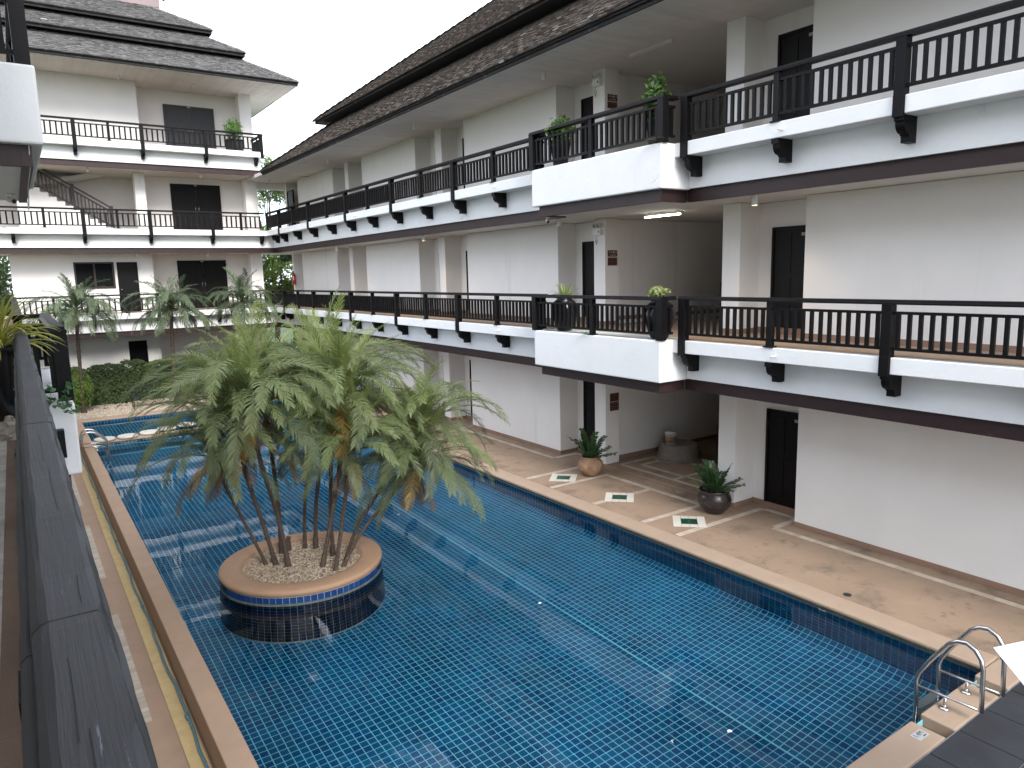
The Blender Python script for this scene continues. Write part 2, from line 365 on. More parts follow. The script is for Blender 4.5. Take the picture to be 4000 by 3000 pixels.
ny = int((24.85-YN)/P); nx = int((XP-COVE-XL)/P)
PC = (3.60, 11.73)
for i in range(nx):
    x = XP-COVE-P*(i+.5)
    for j in range(ny):
        y = YN+P*(j+.5)
        if (x-PC[0])**2+(y-PC[1])**2 < 1.25**2: continue
        lst.append((ft, TRS((x, y, zf(x)+.001), (T, T, .006), (0, -math.atan(RISE/(XC-SLOPE_X)) if x > SLOPE_X else 0, 0))))
for j in range(int((YF-YN)/P)):
    y = YN+P*(j+.5)
    for k in range(2):
        u = (k+.5)/2*COVE
        lst.append((ft, TRS((XC+u-.001, y, FLOOR+RISE+u+.001), (COVE/2*1.414-.012, T, .006), (0, -pi/4, 0))))
    for k in range(8):
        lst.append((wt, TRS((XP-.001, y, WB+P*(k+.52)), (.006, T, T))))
for i in range(nx+2):
    x = XP-P*(i+.5)
    for k in range(6): lst.append((wt, TRS((x, YF-.001, -.11-P*k), (T, .006, T))))
    for j in range(int((YF-25.96)/P)): lst.append((ft, TRS((x, 25.96+P*(j+.5), KF+.001), (T, T, .006))))
    for j in range(6): lst.append((wt, TRS((x, 24.85+P*(j+.5), -.719), (T, T, .006))))
    for k in range(5):
        lst.append((wt, TRS((x, 24.849, -.775-P*k), (T, .006, T)))); lst.append((wt, TRS((x, 25.449, -.215-P*k), (T, .006, T))))
pieces('tile', lst, basin, 300, 'tile_field')
struct('water', MB().add([(XL-.001, YN-.001, WATER), (XP+.001, YN-.001, WATER), (XP+.001, YF+.001, WATER), (XL-.001, YF+.001, WATER)], [(0, 1, 2, 3)]), 'water')

# copings
cop = bpy.data.objects.new('pool_coping', None); COL.objects.link(cop); cop.location = (XP, YN, 0); cop['kind'] = 'structure'
obj('coping_strip', MB().box(XP-.03, 9.60, 3.48, YF+.5, -.055, .006), 'coping', cop, bevel=.02)
obj('coping_strip', MB().box(XL-.35, XP-.031, YF-.03, YF+.56, -.055, .004), 'coping', cop, bevel=.02)
obj('drip_edge', MB().box(XP-.024, XP+.002, 3.48, YF+.4, -.085, -.0555), 'moss', cop)
obj('overflow_wall', MB().box(1.27, XL, -2, YF-.031, -.60, .0), 'warm_stone', cop, bevel=.012)
for a, b in ((1.6, 5.5), (5.52, 7.46), (7.66, 8.69), (8.93, 9.75)):
    obj('coping_block', MB().box(a, b, 3.115, 3.47, -.14, .0), 'coping', cop, bevel=.015)
obj('slot_bed', MB().box(1.6, 9.7, 3.13, 3.44, -.30, -.141), 'coping', cop)
struct('overflow_channel', MB().box(-1.2, 1.269, -2, 30, -.60, -.452), 'warm_stone')
# gutter grate: ribs over a pan
gr = bpy.data.objects.new('gutter_grate', None); COL.objects.link(gr); gr.location = (1.13, 0, -.45); tag(gr, 'cream ribbed overflow grate running along the low pool wall', 'grate')
obj('pan', MB().box(1.055, 1.265, -1, 26, -.451, -.447), 'coping', gr)
rib = unit_box('grate'); ribs = [(rib, TRS((1.155, 4+.022*i, -.440), (.188, .014, .012))) for i in range(1000)]
pieces('rib', ribs, gr, 300, 'rib_field')
hp = MB(); pts = []
for i in range(60):
    y = 3+i*.4; pts.append((1.215+.012*sin(i*.9)+.008*sin(i*2.3), y, -.415))
hp.tube(pts, .019, 8)
pt = thing('water_pipe', (1.16, 3, -.42), 'teal plastic pipe lying along the grate beside the pool wall', 'pipe')
obj('tube', hp, 'pipe', pt, smooth=True)
for y in (8.9, 12.6, 16.3, 20.0): obj('pipe_joint', MB().tube([(1.215, y, -.415), (1.215, y+.11, -.415)], .025, 10), 'pipe', pt, smooth=True)
# pale tile strip on the channel floor
lt = unit_box('border_tile'); cs = [(lt, TRS((.80, 4+.125*i, -.451), (.118, .118, .008))) for i in range(170) if (i//14) % 3 != 2]
pieces('channel_tile', cs, bpy.data.objects['overflow_channel'], 300)

# near slate terrace
sl = bpy.data.objects.new('slate_terrace', None); COL.objects.link(sl); sl.location = (7, 0, -.05); sl['kind'] = 'structure'
obj('bed', MB().box(1.6, 14, -5, 3.114, -.30, -.018), 'slate_joint', sl)
k = 0
for i in range(12):
    for j in range(9):
        y1 = 3.10-.62*j; x0 = 4.6+.62*i+(.31 if j % 2 else 0)
        obj('slab', MB().box(x0+.006, x0+.610, y1-.610, y1-.006, -.10, -.008+.003*random.random()), 'slate', sl)

# deck pattern: pale border tiles and green-centred diamonds
bt = unit_box('border_tile'); bl = []
def strip(x0, y0, x1, y1, w=.125):
    d = Vector((x1-x0, y1-y0, 0)); n_ = max(1, round(d.length/.145)); st = d/n_; a = atan2(d.y, d.x)
    for i in range(n_):
        p = Vector((x0, y0, 0))+st*(i+.5); bl.append((bt, TRS((p.x, p.y, .0015), (st.length-.005, w, .006), (0, 0, a))))
for y in (8.78, 9.68, 12.60, 13.54): strip(9.62, y, 12.1 if y == 8.78 else 11.24, y)
strip(10.80, 11.12, 11.24, 11.12); strip(9.62, 11.12, 9.92, 11.12)
strip(11.31, 9.62, 11.31, 12.66)
for ya, yb in ((-4.2, 3.2), (3.2, 7.95), (14.66, 19.55), (22.4, 27.3), (30.0, 33.5)): strip(11.31, ya, 11.31, yb)
for y in (7.95, 14.66, 19.55, 22.4, 27.3, 30.0): strip(11.38, y, 12.1, y)
strip(12.1, 8.01, 12.1, 8.72); strip(12.1, 13.6, 12.1, 14.6)
pieces('border_tile', bl, deck, 300)
hl = []
for seg in ((12.02, 9.7, 12.02, 12.85), (12.05, 12.85, 13.4, 12.85), (12.4, 9.7, 12.4, 12.5), (13.4, 12.85, 13.4, 9.7), (12.4, 12.5, 13.3, 12.5), (12.05, 11.12, 13.4, 11.12)):
    bl = hl; 
    d = Vector((seg[2]-seg[0], seg[3]-seg[1], 0)); n_ = max(1, round(d.length/.145)); st = d/n_; a = atan2(d.y, d.x)
    for i in range(n_):
        p = Vector((seg[0], seg[1], 0))+st*(i+.5); hl.append((bt, TRS((p.x, p.y, .0865), (st.length-.005, .11, .006), (0, 0, a))))
pieces('border_tile', hl, bpy.data.objects['hall_floor'], 300)
wt_, gt_ = unit_box('white_tile'), unit_box('green_tile')
for y in (9.15, 11.11, 13.05):
    for i in range(4):
        for j in range(4):
            u, v = (i-1.5)*.155, (j-1.5)*.155; g_ = i in (1, 2) and j in (1, 2)
            c, s_ = cos(pi/4), sin(pi/4)
            inst('diamond_tile', gt_ if g_ else wt_, TRS((10.35+c*u-s_*v, y+s_*u+c*v, .0045), (.147, .147, .006), (0, 0, pi/4)), deck)
drain = struct('deck_drain', MB().lathe([(.0, .0), (.055, .0), (.055, .012), (.045, .014), (.0, .014)], (9.75, 5.55, .0), 20), 'iron')

# pebble bed at the far end
peb = MB().add([(-3, YF+.56, -.028), (10.2, YF+.56, -.028), (10.2, 36, -.028), (-3, 36, -.028)], [(0, 1, 2, 3)])
struct('gravel_bed', peb, 'soil')
def pebble_field(name, n_, place, m, smin, smax, label, cat):
    mb = MB(); oc = [(1, 0, 0), (0, 1, 0), (-1, 0, 0), (0, -1, 0), (0, 0, 1), (0, 0, -1)]; of = [(0, 1, 4), (1, 2, 4), (2, 3, 4), (3, 0, 4), (1, 0, 5), (2, 1, 5), (3, 2, 5), (0, 3, 5)]
    for _ in range(n_):
        x, y, z = place(); s = random.uniform(smin, smax); a = random.random()*6.28; e = random.uniform(.55, 1)
        mb.add([(x+s*(cos(a)*p[0]-e*sin(a)*p[1]), y+s*(sin(a)*p[0]+e*cos(a)*p[1]), z+.55*s*p[2]+random.uniform(0, .4)*s) for p in oc], of)
    o = obj(name, mb, m, smooth=True); o['kind'] = 'stuff'; o['label'] = label; o['category'] = cat; return o
pebble_field('gravel', 14000, lambda: (random.uniform(.9, 9.4), YF+.6+abs(random.gauss(0, 1.6)), -.02), 'pebble_pale', .025, .05, 'pale round gravel between the pool end and the hedge', 'gravel')

# ================================================================== the palm island
isl = thing('palm_planter', (PC[0], PC[1], FLOOR), 'round tiled planter island standing in the blue pool', 'planter')
obj('ring', MB().lathe([(.95, .02), (1.31, .015), (1.335, .03), (1.342, .075), (1.33, .105), (1.29, .12), (1.03, .12), (.985, .105), (.97, .07)], (*PC, 0), 72), 'ring_stone', isl, smooth=True)
obj('drum', MB().lathe([(1.352, FLOOR), (1.322, -.125), (1.322, .02)], (*PC, 0), 80), 'grout_light', isl)
obj('water_line', MB().lathe([(1.322, -.135), (1.331, -.135), (1.331, -.088), (1.322, -.088)], (*PC, 0), 80), 'scum', isl)
obj('soil', MB().lathe([(0.0, .03), (.98, .03), (.98, .055), (.5, .07), (.01, .075)], (*PC, 0), 36), 'soil', isl)
til = []; rt1 = unit_box('ring_tile'); na = 80
for k in range(13):
    for i in range(na):
        a = 2*pi*(i+.5)/na; rk = 1.325+(.03*(k-1)/11 if k else 0); c = Vector((PC[0]+rk*cos(a), PC[1]+rk*sin(a), -.035-P*k))
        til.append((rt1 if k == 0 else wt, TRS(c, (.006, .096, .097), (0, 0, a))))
pieces('tile', til, isl, 300, 'tile_field', vis=lambda p: (p.x-PC[0])*(CAMP.x-PC[0])+(p.y-PC[1])*(CAMP.y-PC[1]) > 0)
def in_ring():
    r, a = .955*sqrt(random.random()), random.random()*6.283
    return (PC[0]+r*cos(a), PC[1]+r*sin(a), .058+.02*(1-r))
o = pebble_field('planter_gravel', 7000, in_ring, 'pebble', .016, .032, 'brown and cream gravel filling the round palm planter', 'gravel')
# ================================================================== balustrades
RAILP = [(-.075, 0), (.075, 0), (.075, .024), (.060, .036), (.055, .066), (-.055, .066), (-.060, .036), (-.075, .024)]
BAL = unit_box('black_wood')
def balustrade(label, F, runs, loc, group=None, bw=.050, woody='black_wood'):
    """runs: (p0, p1, outward, [(distance, thick)], spacing)"""
    t = thing('balustrade', loc, label, 'balustrade', group)
    bal = unit_box(woody)
    for p0, p1, out, posts, sp in runs:
        a = Vector((*p0, 0)); d = Vector((*p1, 0))-a; Ln = d.length; u = d/Ln; o_ = Vector((*out, 0))
        P3 = lambda s, w_, z: a+u*s+o_*w_+Vector((0, 0, F+z))
        def bx(mb, s0, s1, w0, w1, z0, z1):
            c = [P3(s, w_, z) for z in (z0, z1) for s, w_ in ((s0, w0), (s1, w0), (s1, w1), (s0, w1))]
            mb.add(c, [(0, 3, 2, 1), (4, 5, 6, 7), (0, 1, 5, 4), (1, 2, 6, 5), (2, 3, 7, 6), (3, 0, 4, 7)])
        cuts = [0]+[s for s, th in posts if th and .5 < s < Ln-.5]+[Ln]
        for s0, s1 in zip(cuts, cuts[1:]):
            obj('handrail', MB().prism(RAILP, lambda p, q, s: P3(s, p, .735+q), s0+.001, s1-.001), woody, t)
        ss = sorted(s for s, _ in posts)
        for s, th in posts:
            mb = MB(); h = .070 if th else .048
            bx(mb, s-h, s+h, -h, h, .001, .734)
            if th == 2: pass
            elif th: bx(mb, s-h*.98, s+h*.98, h*.2, .078, -.275, .004)
            else: bx(mb, s-.09, s+.09, -.06, .06, .001, .022)
            obj('post', mb, woody, t)
        ends = [0]+ss+[Ln] if ss else [0, Ln]
        ends = sorted(set(round(e, 3) for e in ends))
        for s0, s1 in zip(ends, ends[1:]):
            if s1-s0 < .15: continue
            for z0, z1 in ((.600, .640), (.100, .142)):
                mb = MB(); bx(mb, s0+.03, s1-.03, -.028, .028, z0, z1); obj('rail', mb, woody, t)
            n_ = max(1, round((s1-s0)/sp)-1)
            for i in range(n_):
                s = s0+(s1-s0)*(i+1)/(n_+1); p = P3(s+random.uniform(-.004, .004), 0, .371)
                inst('baluster', bal, TRS(p, (bw, bw*.9, .458), (random.uniform(-.006, .006), random.uniform(-.006, .006), atan2(u.y, u.x))), t)
    return t
RX = 10.02
PL = [(1.5, 1), (3.4, 0), (5.31, 1), (7.22, 0), (9.06, 1)]
PF = [(13.36, 1), (15.24, 0), (17.17, 1), (19.07, 0), (21.03, 1), (22.9, 0), (24.8, 1), (26.7, 0), (28.72, 1), (30.68, 0), (32.54, 1), (34.33, 0)]
for F, lab in ((F1, 'long black timber balustrade along the middle walkway of the right wing'), (F2, 'long black timber balustrade along the top walkway of the right wing')):
    balustrade(lab, F, [((RX, -1.5), (RX, 9.14), (-1, 0), [(y+1.5, th) for y, th in PL], .146),
                        ((RX, 9.31), (9.72, 9.31), (0, -1), [], .11),
                        ((9.70, 9.24), (9.70, 13.22), (-1, 0), [(.07, 2), (1.97, 0), (3.91, 2)], .146),
                        ((9.72, 13.16), (RX, 13.16), (0, 1), [], .11),
                        ((RX, 13.29), (RX, 34.4), (-1, 0), [(y-13.29, th) for y, th in PF], .146)], (RX, 11, F))
QX = [(1.32, 0), (2.67, 1), (3.9, 0), (5.12, 1), (6.34, 0), (7.62, 1), (8.86, 0)]
for F, lab, x1 in ((F1, 'black balustrade on the lowest gallery of the end building behind palms', 9.9), (F2, 'black balustrade on the second gallery of the end building below the stairs', 9.9), (F3, 'black balustrade on the highest gallery of the end building under the eaves', 10.08)):
    runs = [((-2.5, 34.4), (x1, 34.4), (0, -1), [(x+2.5, th) for x, th in QX]+([(x1+2.43, 1)] if F == F3 else []), .205)]
    if F == F3: runs.append(((10.06, 34.42), (10.06, 36.2), (1, 0), [], .2))
    balustrade(lab, F, runs, (4, 34.4, F), bw=.058)

# ================================================================== corbel brackets and doors
def bracket_mesh():
    pr = [(0, 0), (.37, 0), (.37, -.078), (.332, -.078), (.332, -.105)]
    for i in range(1, 7):
        a = pi/2*i/6; pr.append((.332-.135*(1-cos(a)), -.105-.13*sin(a)))
    pr += [(.197, -.258), (.168, -.258), (.168, -.345), (0, -.345)]
    me = MB().prism(pr, lambda d, z, s: (s, d, z), -.062, .062).mesh('bracket', 'black_wood')
    return me
BRK = bracket_mesh()
def number_plate(parent, M, s, w_=.13):
    inst('number_plate', unit_box('plate_grey'), M @ TRS((0, 0, .002), (w_, .055, .004)), parent)
    if s: text_mesh('room_number', s, .055, 'plate_ink', M @ Matrix.Translation((0, -.002, .0045)), parent)
def door_nx(parent, x, y0, y1, z0, z1, num=None, m='dark_door'):
    """single door facing -X"""
    d = obj('door', MB().box(x-.022, x+.02, y0+.05, y1-.05, z0, z1-.05), m, parent)
    fr = MB().box(x-.045, x+.03, y0, y0+.05, z0, z1).box(x-.045, x+.03, y1-.05, y1, z0, z1).box(x-.0451, x+.03, y0+.05, y1-.05, z1-.05, z1)
    obj('door_frame', fr, m, d)
    pn = MB()
    for a, b in ((.16, .95), (1.05, 1.78)):
        pn.box(x-.032, x-.021, y0+.16, (y0+y1)/2-.03, z0+a, z0+b).box(x-.032, x-.021, (y0+y1)/2+.03, y1-.16, z0+a, z0+b)
    obj('panel', pn, m, d)
    obj('handle', MB().tube([(x-.022, y0+.12, z0+.95), (x-.085, y0+.12, z0+.95)], [.012, .03], 12), 'steel', d, smooth=True)
    if num:
        M = FACE_NX((x-.0455, (y0+y1)/2-.26, z1-.16)); number_plate(d, M, num)
    return d
def door_ny(parent, y, x0, x1, z0, z1, m, handle=True):
    """double door facing -Y"""
    xm = (x0+x1)/2
    d = obj('door', MB().box(x0+.09, xm-.004, y-.03, y+.02, z0, z1-.09).box(xm+.004, x1-.09, y-.03, y+.02, z0, z1-.09), m, parent)
    obj('door_frame', MB().box(x0, x0+.09, y-.06, y+.03, z0, z1).box(x1-.09, x1, y-.06, y+.03, z0, z1).box(x0+.09, x1-.09, y-.0601, y+.03, z1-.09, z1), m, d)
    for a in (x0+.09, xm):
        for b in (.10, .55):
            obj('panel', MB().box(a+b, a+b+.34, y-.042, y-.029, z0+.25, z1-.22), m, d)
    for s in (-1, 1): obj('handle', MB().tube([(xm+s*.07, y-.03, z0+1.0), (xm+s*.07, y-.08, z0+1.0), (xm+s*.07, y-.08, z0+1.22), (xm+s*.07, y-.03, z0+1.22)], .012, 6), 'steel', d, smooth=True)
    number_plate(d, FACE_NY((xm, y-.0605, z1-.045)), None, .12)

# ================================================================== the right wing
RW = thing('hotel_wing', (12, 15, 0), 'long white three storey hotel wing with walkways on the right of the pool', 'building')
SEG = [(-4.5, 3.26, 'w'), (3.26, 7.76, 'w'), (7.76, 9.16, 'd'), (9.16, 9.58, 'c'), (9.58, 13.04, 'h'), (13.04, 13.44, 'c'), (13.44, 14.85, 'd'), (14.85, 19.36, 'w'), (19.36, 20.76, 'd'),
       (20.76, 21.18, 'c'), (21.18, 22.58, 'd'), (22.58, 27.10, 'w'), (27.10, 28.48, 'd'), (28.48, 28.86, 'c'), (28.86, 30.22, 'd'), (30.22, 34.79, 'w')]
for lv, (F, top, n0) in enumerate(((0, F1-.98, '1'), (F1, F2-.98, '2'), (F2, 9.45, '3'))):
    F_ = F if F == 0 else F-.006
    for ya, yb, kd in SEG:
        if kd == 'w':
            obj('wall', MB().box(WALL, DOORX+.25, ya, yb, F_, top), 'wall_white', RW)
            obj('baseboard', MB().box(WALL-.012, DOORX+.2, ya-.012, yb+.012, F_+.001, F_+.10), 'baseboard', RW)
        elif kd == 'c':
            x1 = 12.13 if ya > 13 and ya < 13.2 else DOORX+.2
            obj('column', MB().box(WALL, x1, ya, yb, F_, top), 'wall_white', RW)
            obj('baseboard', MB().box(WALL-.012, x1, ya-.012, yb+.012, F_+.001, F_+.10), 'baseboard', RW)
        elif kd == 'd':
            obj('wall', MB().box(DOORX, DOORX+.2, ya+.001, yb-.001, F_, top), 'wall_white', RW)
            obj('baseboard', MB().box(DOORX-.012, DOORX+.1, ya+.013, yb-.013, F_+.001, F_+.12), 'baseboard', RW)
            if ya < 8: y0 = 7.94
            elif ya < 14: y0 = 13.63
            else: y0 = ya+.10
            door_nx(RW, DOORX, y0, y0+.90, F+.12, F+2.045, {7.76: '-%s20-' % n0}.get(ya))
    # stair hall: side walls and back
    obj('wall', MB().box(12.131, 17.5, 13.25, 13.44, F_, top), 'wall_white', RW)
    obj('wall', MB().box(DOORX+.2, 17.5, 9.20, 9.55, F_, top), 'wall_white', RW)
    obj('wall', MB().box(17.5, 17.7, 9.20, 13.44, F_, top), 'wall_white', RW)
    obj('baseboard', MB().box(12.14, 17.4, 13.235, 13.26, F_+.09, F_+.19), 'baseboard', RW)
    obj('wall', MB().box(18, 18.2, -4.5, 35, F_, top), 'wall_white', RW)
for F in (F1, F2):
    z = F-.004
    obj('walkway_floor', MB().box(CURB+.16, 17.9, -4.5, 36.5, F-.03, z), 'deck', RW)
    obj('slab', MB().box(BEAM+.101, 17.95, -4.5, 38, F-.972, F-.031), 'ceiling', RW)
    obj('fascia', MB().box(FASC, BEAM+.09, -4.5, 9.27, F-.765, F-.05).box(FASC, BEAM+.09, 13.16, 34.70, F-.765, F-.05), 'curb_white', RW)
    obj('beam', MB().box(BEAM, BEAM+.1, -4.5, 9.37, F-.995, F-.766).box(BEAM, BEAM+.1, 13.06, 34.77, F-.995, F-.766), 'brown_wood', RW)
    ys = [-4.5, 1.5, 5.31, 9.06]; yf = [13.36, 17.17, 21.03, 24.8, 28.72, 32.54, 34.35]
    for a, b in list(zip(ys, ys[1:]))+[(9.06, 9.279)]+[(13.151, 13.36)]+list(zip(yf, yf[1:])):
        g0 = .072 if a in ys[1:] or a in yf else 0; g1 = .072 if b in ys[1:] or b in yf[:-1] else 0
        obj('curb', MB().box(CURB, CURB+.20, a+g0, b-g1, F-.24, F-.001), 'curb_white', RW, bevel=.012)
    obj('curb_core', MB().box(CURB+.03, FASC+.02, -4.5, 9.279, F-.238, F-.031).box(CURB+.03, FASC+.02, 13.151, 34.35, F-.238, F-.031), 'curb_white', RW)
    bay = obj('bay', MB().box(9.64, 10.40, 9.28, 13.15, F-.785, F), 'curb_white', RW, bevel=.02)
    obj('bay_beam', MB().box(9.76, 9.86, 9.39, 13.04, F-1.0, F-.786).box(9.861, BEAM, 9.39, 9.48, F-.999, F-.786).box(9.861, BEAM, 12.95, 13.04, F-.999, F-.786), 'brown_wood', bay)
    obj('bay_soffit', MB().box(9.861, BEAM+.10, 9.481, 12.949, F-.972, F-.80), 'ceiling', bay)
    for y in [1.5, 3.4, 5.31, 7.22, 9.03, 13.42, 15.24, 17.17, 19.07, 21.03, 22.9, 24.8, 26.7, 28.72, 30.68, 32.54, 33.75]:
        inst('bracket', BRK, axes((FASC-.001, y, F-.241), (0, 1, 0), (-1, 0, 0), (0, 0, 1)), RW)
    for y in (7.22, 15.24, 24.0):
        obj('drain_spout', MB().tube([(CURB+.05, y-.13, F-.13), (CURB-.10, y-.13, F-.135)], .016, 8), 'white_plastic', RW, smooth=True)
obj('passage_wall', MB().box(11.49, 14, 35.5, 35.7, 0, 6.05).box(11.49, 14, 35.9, 36.1, F2, 9.44), 'wall_white', RW)
door_nx(RW, 11.55, 35.0, 35.88, F2+.01, F2+1.98)
obj('passage_ceiling', MB().box(9.7, 17.9, 33.05, 38, 9.455, 9.6), 'ceiling', RW)
obj('passage_lintel', MB().box(10.0, 12.3, 36.2, 36.5, 9.15, 9.454), 'wall_white', RW)

# roof of the right wing: two shingled tiers, hipped at the far end
PIT = radians(36); TP = tan(PIT)
def shingle_mesh(m, key):
    # butt-thick wedge, unit width, length along +Y (up the slope), z up
    mb = MB().add([(-.5, -.5, 0), (.5, -.5, 0), (.5, .5, 0), (-.5, .5, 0), (-.5, -.5, 1), (.5, -.5, 1), (.5, .5, .15), (-.5, .5, .15)], [(4, 5, 6, 7), (0, 1, 5, 4), (1, 2, 6, 5), (3, 0, 4, 7)])
    return mb.mesh('shingle_'+key, m)
SHB, SHG, SHN = shingle_mesh('shingle_brown', 'brown'), shingle_mesh('shingle_grey', 'grey'), shingle_mesh('shingle_new', 'new')
def shingle_rows(lst, origin, along, upv, nrm, s_len, a0, a1, hip, main, wid=.20, exp=.145, newp=.004):
    """hip(s)->(lo,hi) limits of the along coordinate at slope distance s"""
    k = 0; s = 0
    while s < s_len:
        lo, hi = hip(s); a = max(a0, lo)+random.uniform(-.5, 0)*wid
        while a < min(a1, hi)-.05:
            wdt = wid*random.uniform(.7, 1.25); j = random.uniform(-.009, .009)
            p = origin+along*(a+wdt/2)+upv*(s+exp*.5+j)+nrm*random.uniform(.0, .008)
            x = along*(wdt-.008); y = upv*exp*1.7; z = nrm*random.uniform(.030, .052)
            yaw = random.gauss(0, .015); x2 = x+upv*yaw*wdt
            lst.append((SHN if random.random() < newp else main, axes(p, x2, y, z))); a += wdt
        s += exp; k += 1
EX, EZ, EY = 9.60, 9.53, 33.2
upv = Vector((cos(PIT), 0, sin(PIT))); nrm = Vector((-sin(PIT), 0, cos(PIT))); alg = Vector((0, 1, 0))
roof = obj('roof', MB().add([(EX, -4.5, EZ), (EX, EY, EZ), (12.6, EY-3, EZ+3*TP), (12.6, -4.5, EZ+3*TP), (20, EY, EZ), (17, EY-3, EZ+3*TP)], [(0, 1, 2, 3), (1, 4, 5, 2)]), 'roof_under', RW)
UX, UZ, UY = 11.48, 11.50, 31.3
obj('tier_deck', MB().add([(UX, -4.5, UZ), (UX, UY, UZ), (19.0, UY-7.52, UZ+7.52*TP), (19.0, -4.5, UZ+7.52*TP), (26.5, UY, UZ), (26.5, -4.5, UZ)], [(0, 1, 2, 3), (1, 4, 2), (3, 2, 4, 5)]), 'roof_under', roof)
obj('tier_riser', MB().box(12.05, 12.15, -4.5, UY-.55, 10.9, UZ+.35).box(12.15, 20, UY-.65, UY-.55, 10.9, UZ+.35), 'roof_under', roof)
obj('tier_soffit', MB().box(UX+.03, 12.05, -4.5, UY-.06, UZ-.10, UZ-.05).box(UX+.03, 20, UY-.56, UY-.06, UZ-.099, UZ-.05), 'roof_under', roof)
obj('tier_fascia', MB().box(UX-.01, UX+.04, -4.5, UY, UZ-.12, UZ+.02).box(UX+.041, 21, UY-.05, UY, UZ-.12, UZ+.02), 'roof_fascia', roof)
obj('eave_board', MB().box(EX-.05, EX, -4.5, EY, EZ-.085, EZ+.03).box(EX+.001, EX+.05, -4.5, EY-.06, EZ-.155, EZ-.03).box(EX+.001, 20, EY-.05, EY, EZ-.10, EZ+.02), 'roof_fascia', roof)
sl_ = []
shingle_rows(sl_, Vector((EX-.06, 0, EZ-.02)), alg, upv, nrm, 3.45, -4.4, 60, lambda s: (-9, EY-s*cos(PIT)), SHB, newp=.012)
shingle_rows(sl_, Vector((UX-.06, 0, UZ-.03)), alg, upv, nrm, 9.25, -4.4, 60, lambda s: (-9, UY-s*cos(PIT)), SHB, newp=.008)
pieces('shingle', sl_, roof, 300, 'shingle_field')
hc = MB()
for (x, y, z, n_) in ((EX, EY, EZ, 13), (UX, UY, UZ, 35)):
    for i in range(n_):
        q = i*.21; d = .15; hc.add([(x+q-d, y-q, z+q*TP-.0), (x+q, y-q+d, z+q*TP-.0), (x+q+.3, y-q-.3+d, z+(q+.3)*TP+.06), (x+q+.3-d, y-q-.3, z+(q+.3)*TP+.06), (x+q, y-q, z+q*TP+.07), (x+q+.3, y-q-.3, z+(q+.3)*TP+.10)], [(0, 4, 5, 3), (4, 1, 2, 5), (0, 1, 4)])
obj('hip_cap', hc, 'shingle_brown', roof)
sb = MB().box(-.5, .5, -.5, .5, -.5, .5)
bm_ = unit_box('board_paint'); ang = atan2(.06, 2.03)
for i in range(300):
    y = -2.8+.12*(i+.5); inst('soffit_board', bm_, TRS((10.67, y, 9.425+random.uniform(-.0015, .0015)), (2.05, .1165, .02), (0, -ang, 0)), RW)
obj('soffit_backing', MB().add([(9.66, -4.5, 9.45), (12.3, -4.5, 9.53), (12.3, 33.2, 9.53), (9.66, 33.2, 9.45)], [(0, 1, 2, 3)]), 'roof_under', RW)
obj('ceiling_panel', MB().box(11.68, 18, -4.5, 35, 9.452, 9.52), 'ceiling', RW)

# ================================================================== the end building
EB = thing('gallery_building', (4, 37, 0), 'white four storey building with triple tiered shingle roof closing the far end', 'building')
YC, YFa, YB_, YW, YD = 34.34, 34.70, 34.77, 36.0, 37.0
for F, ceil in ((0, F1-.98), (F1, F2-.98), (F2, F3-.98), (F3, 13.42)):
    F_ = F if F == 0 else F-.006
    if F == F2:
        obj('column', MB().box(4.88, 5.30, YW, 36.45, F_, ceil), 'wall_white', EB)
        obj('wall', MB().box(-4, 5.2, 38.2, 38.4, F_, ceil), 'wall_white', EB)
        obj('wall', MB().box(5.2, 5.32, 36.46, 38.4, F_, ceil), 'wall_white', EB)
    else:
        obj('wall', MB().box(.03 if F in (0, F1) else -4, 5.30, YW, YD+.2, F_, ceil), 'wall_white', EB)
    obj('wall', MB().box(5.301, 9.70, YD, YD+.2, F_, ceil), 'wall_white', EB)
    obj('column', MB().box(9.58, 10.13, YW, YW+.55, F_, ceil), 'wall_white', EB)
    obj('wall', MB().box(9.75, 10.0, YW+.551, 40, F_, ceil), 'wall_white', EB)
    if F:
        door_ny(EB, YD, 6.48, 8.66, F+.01, F+2.24, 'grey_door' if F == F3 else 'dark_door')
        x1 = 9.98 if F < F3 else 10.06
        obj('walkway_floor', MB().box(-4, x1+.05 if F == F3 else 10.13, YC+.16, 38.5, F-.03, F-.004), 'deck', EB)
        obj('slab', MB().box(-4, 10.50 if F < F3 else 10.05, YB_+.101, 38.5, F-.972, F-.031), 'ceiling', EB)
        obj('fascia', MB().box(-4, FASC if F < F3 else 10.02, YFa, YB_+.09, F-.765, F-.05), 'curb_white', EB)
        obj('beam', MB().box(-4, BEAM if F < F3 else 10.0, YB_, YB_+.1, F-.995, F-.766), 'brown_wood', EB)
        xs = [-4, 0.0, 2.67, 5.12, 7.62, x1]
        for a, b in zip(xs, xs[1:]):
            obj('curb', MB().box(a+.072, b-(.072 if b < 9 else 0), YC, YC+.20, F-.24, F-.001), 'curb_white', EB, bevel=.012)
        obj('curb_core', MB().box(-4, x1-.02, YC+.03, YFa+.02, F-.238, F-.031), 'curb_white', EB)
        if F == F3:
            obj('curb', MB().box(9.85, 10.06, YC+.201, 36.3, F-.24, F-.001), 'curb_white', EB)
            obj('fascia', MB().box(9.80, 10.02, YFa+.1, 36.3, F-.765, F-.241), 'curb_white', EB)
        for x in [.25, 2.67, 5.12, 7.62, 9.78]:
            inst('bracket', BRK, axes((x, YFa-.001, F-.241), (1, 0, 0), (0, -1, 0), (0, 0, 1)), EB)
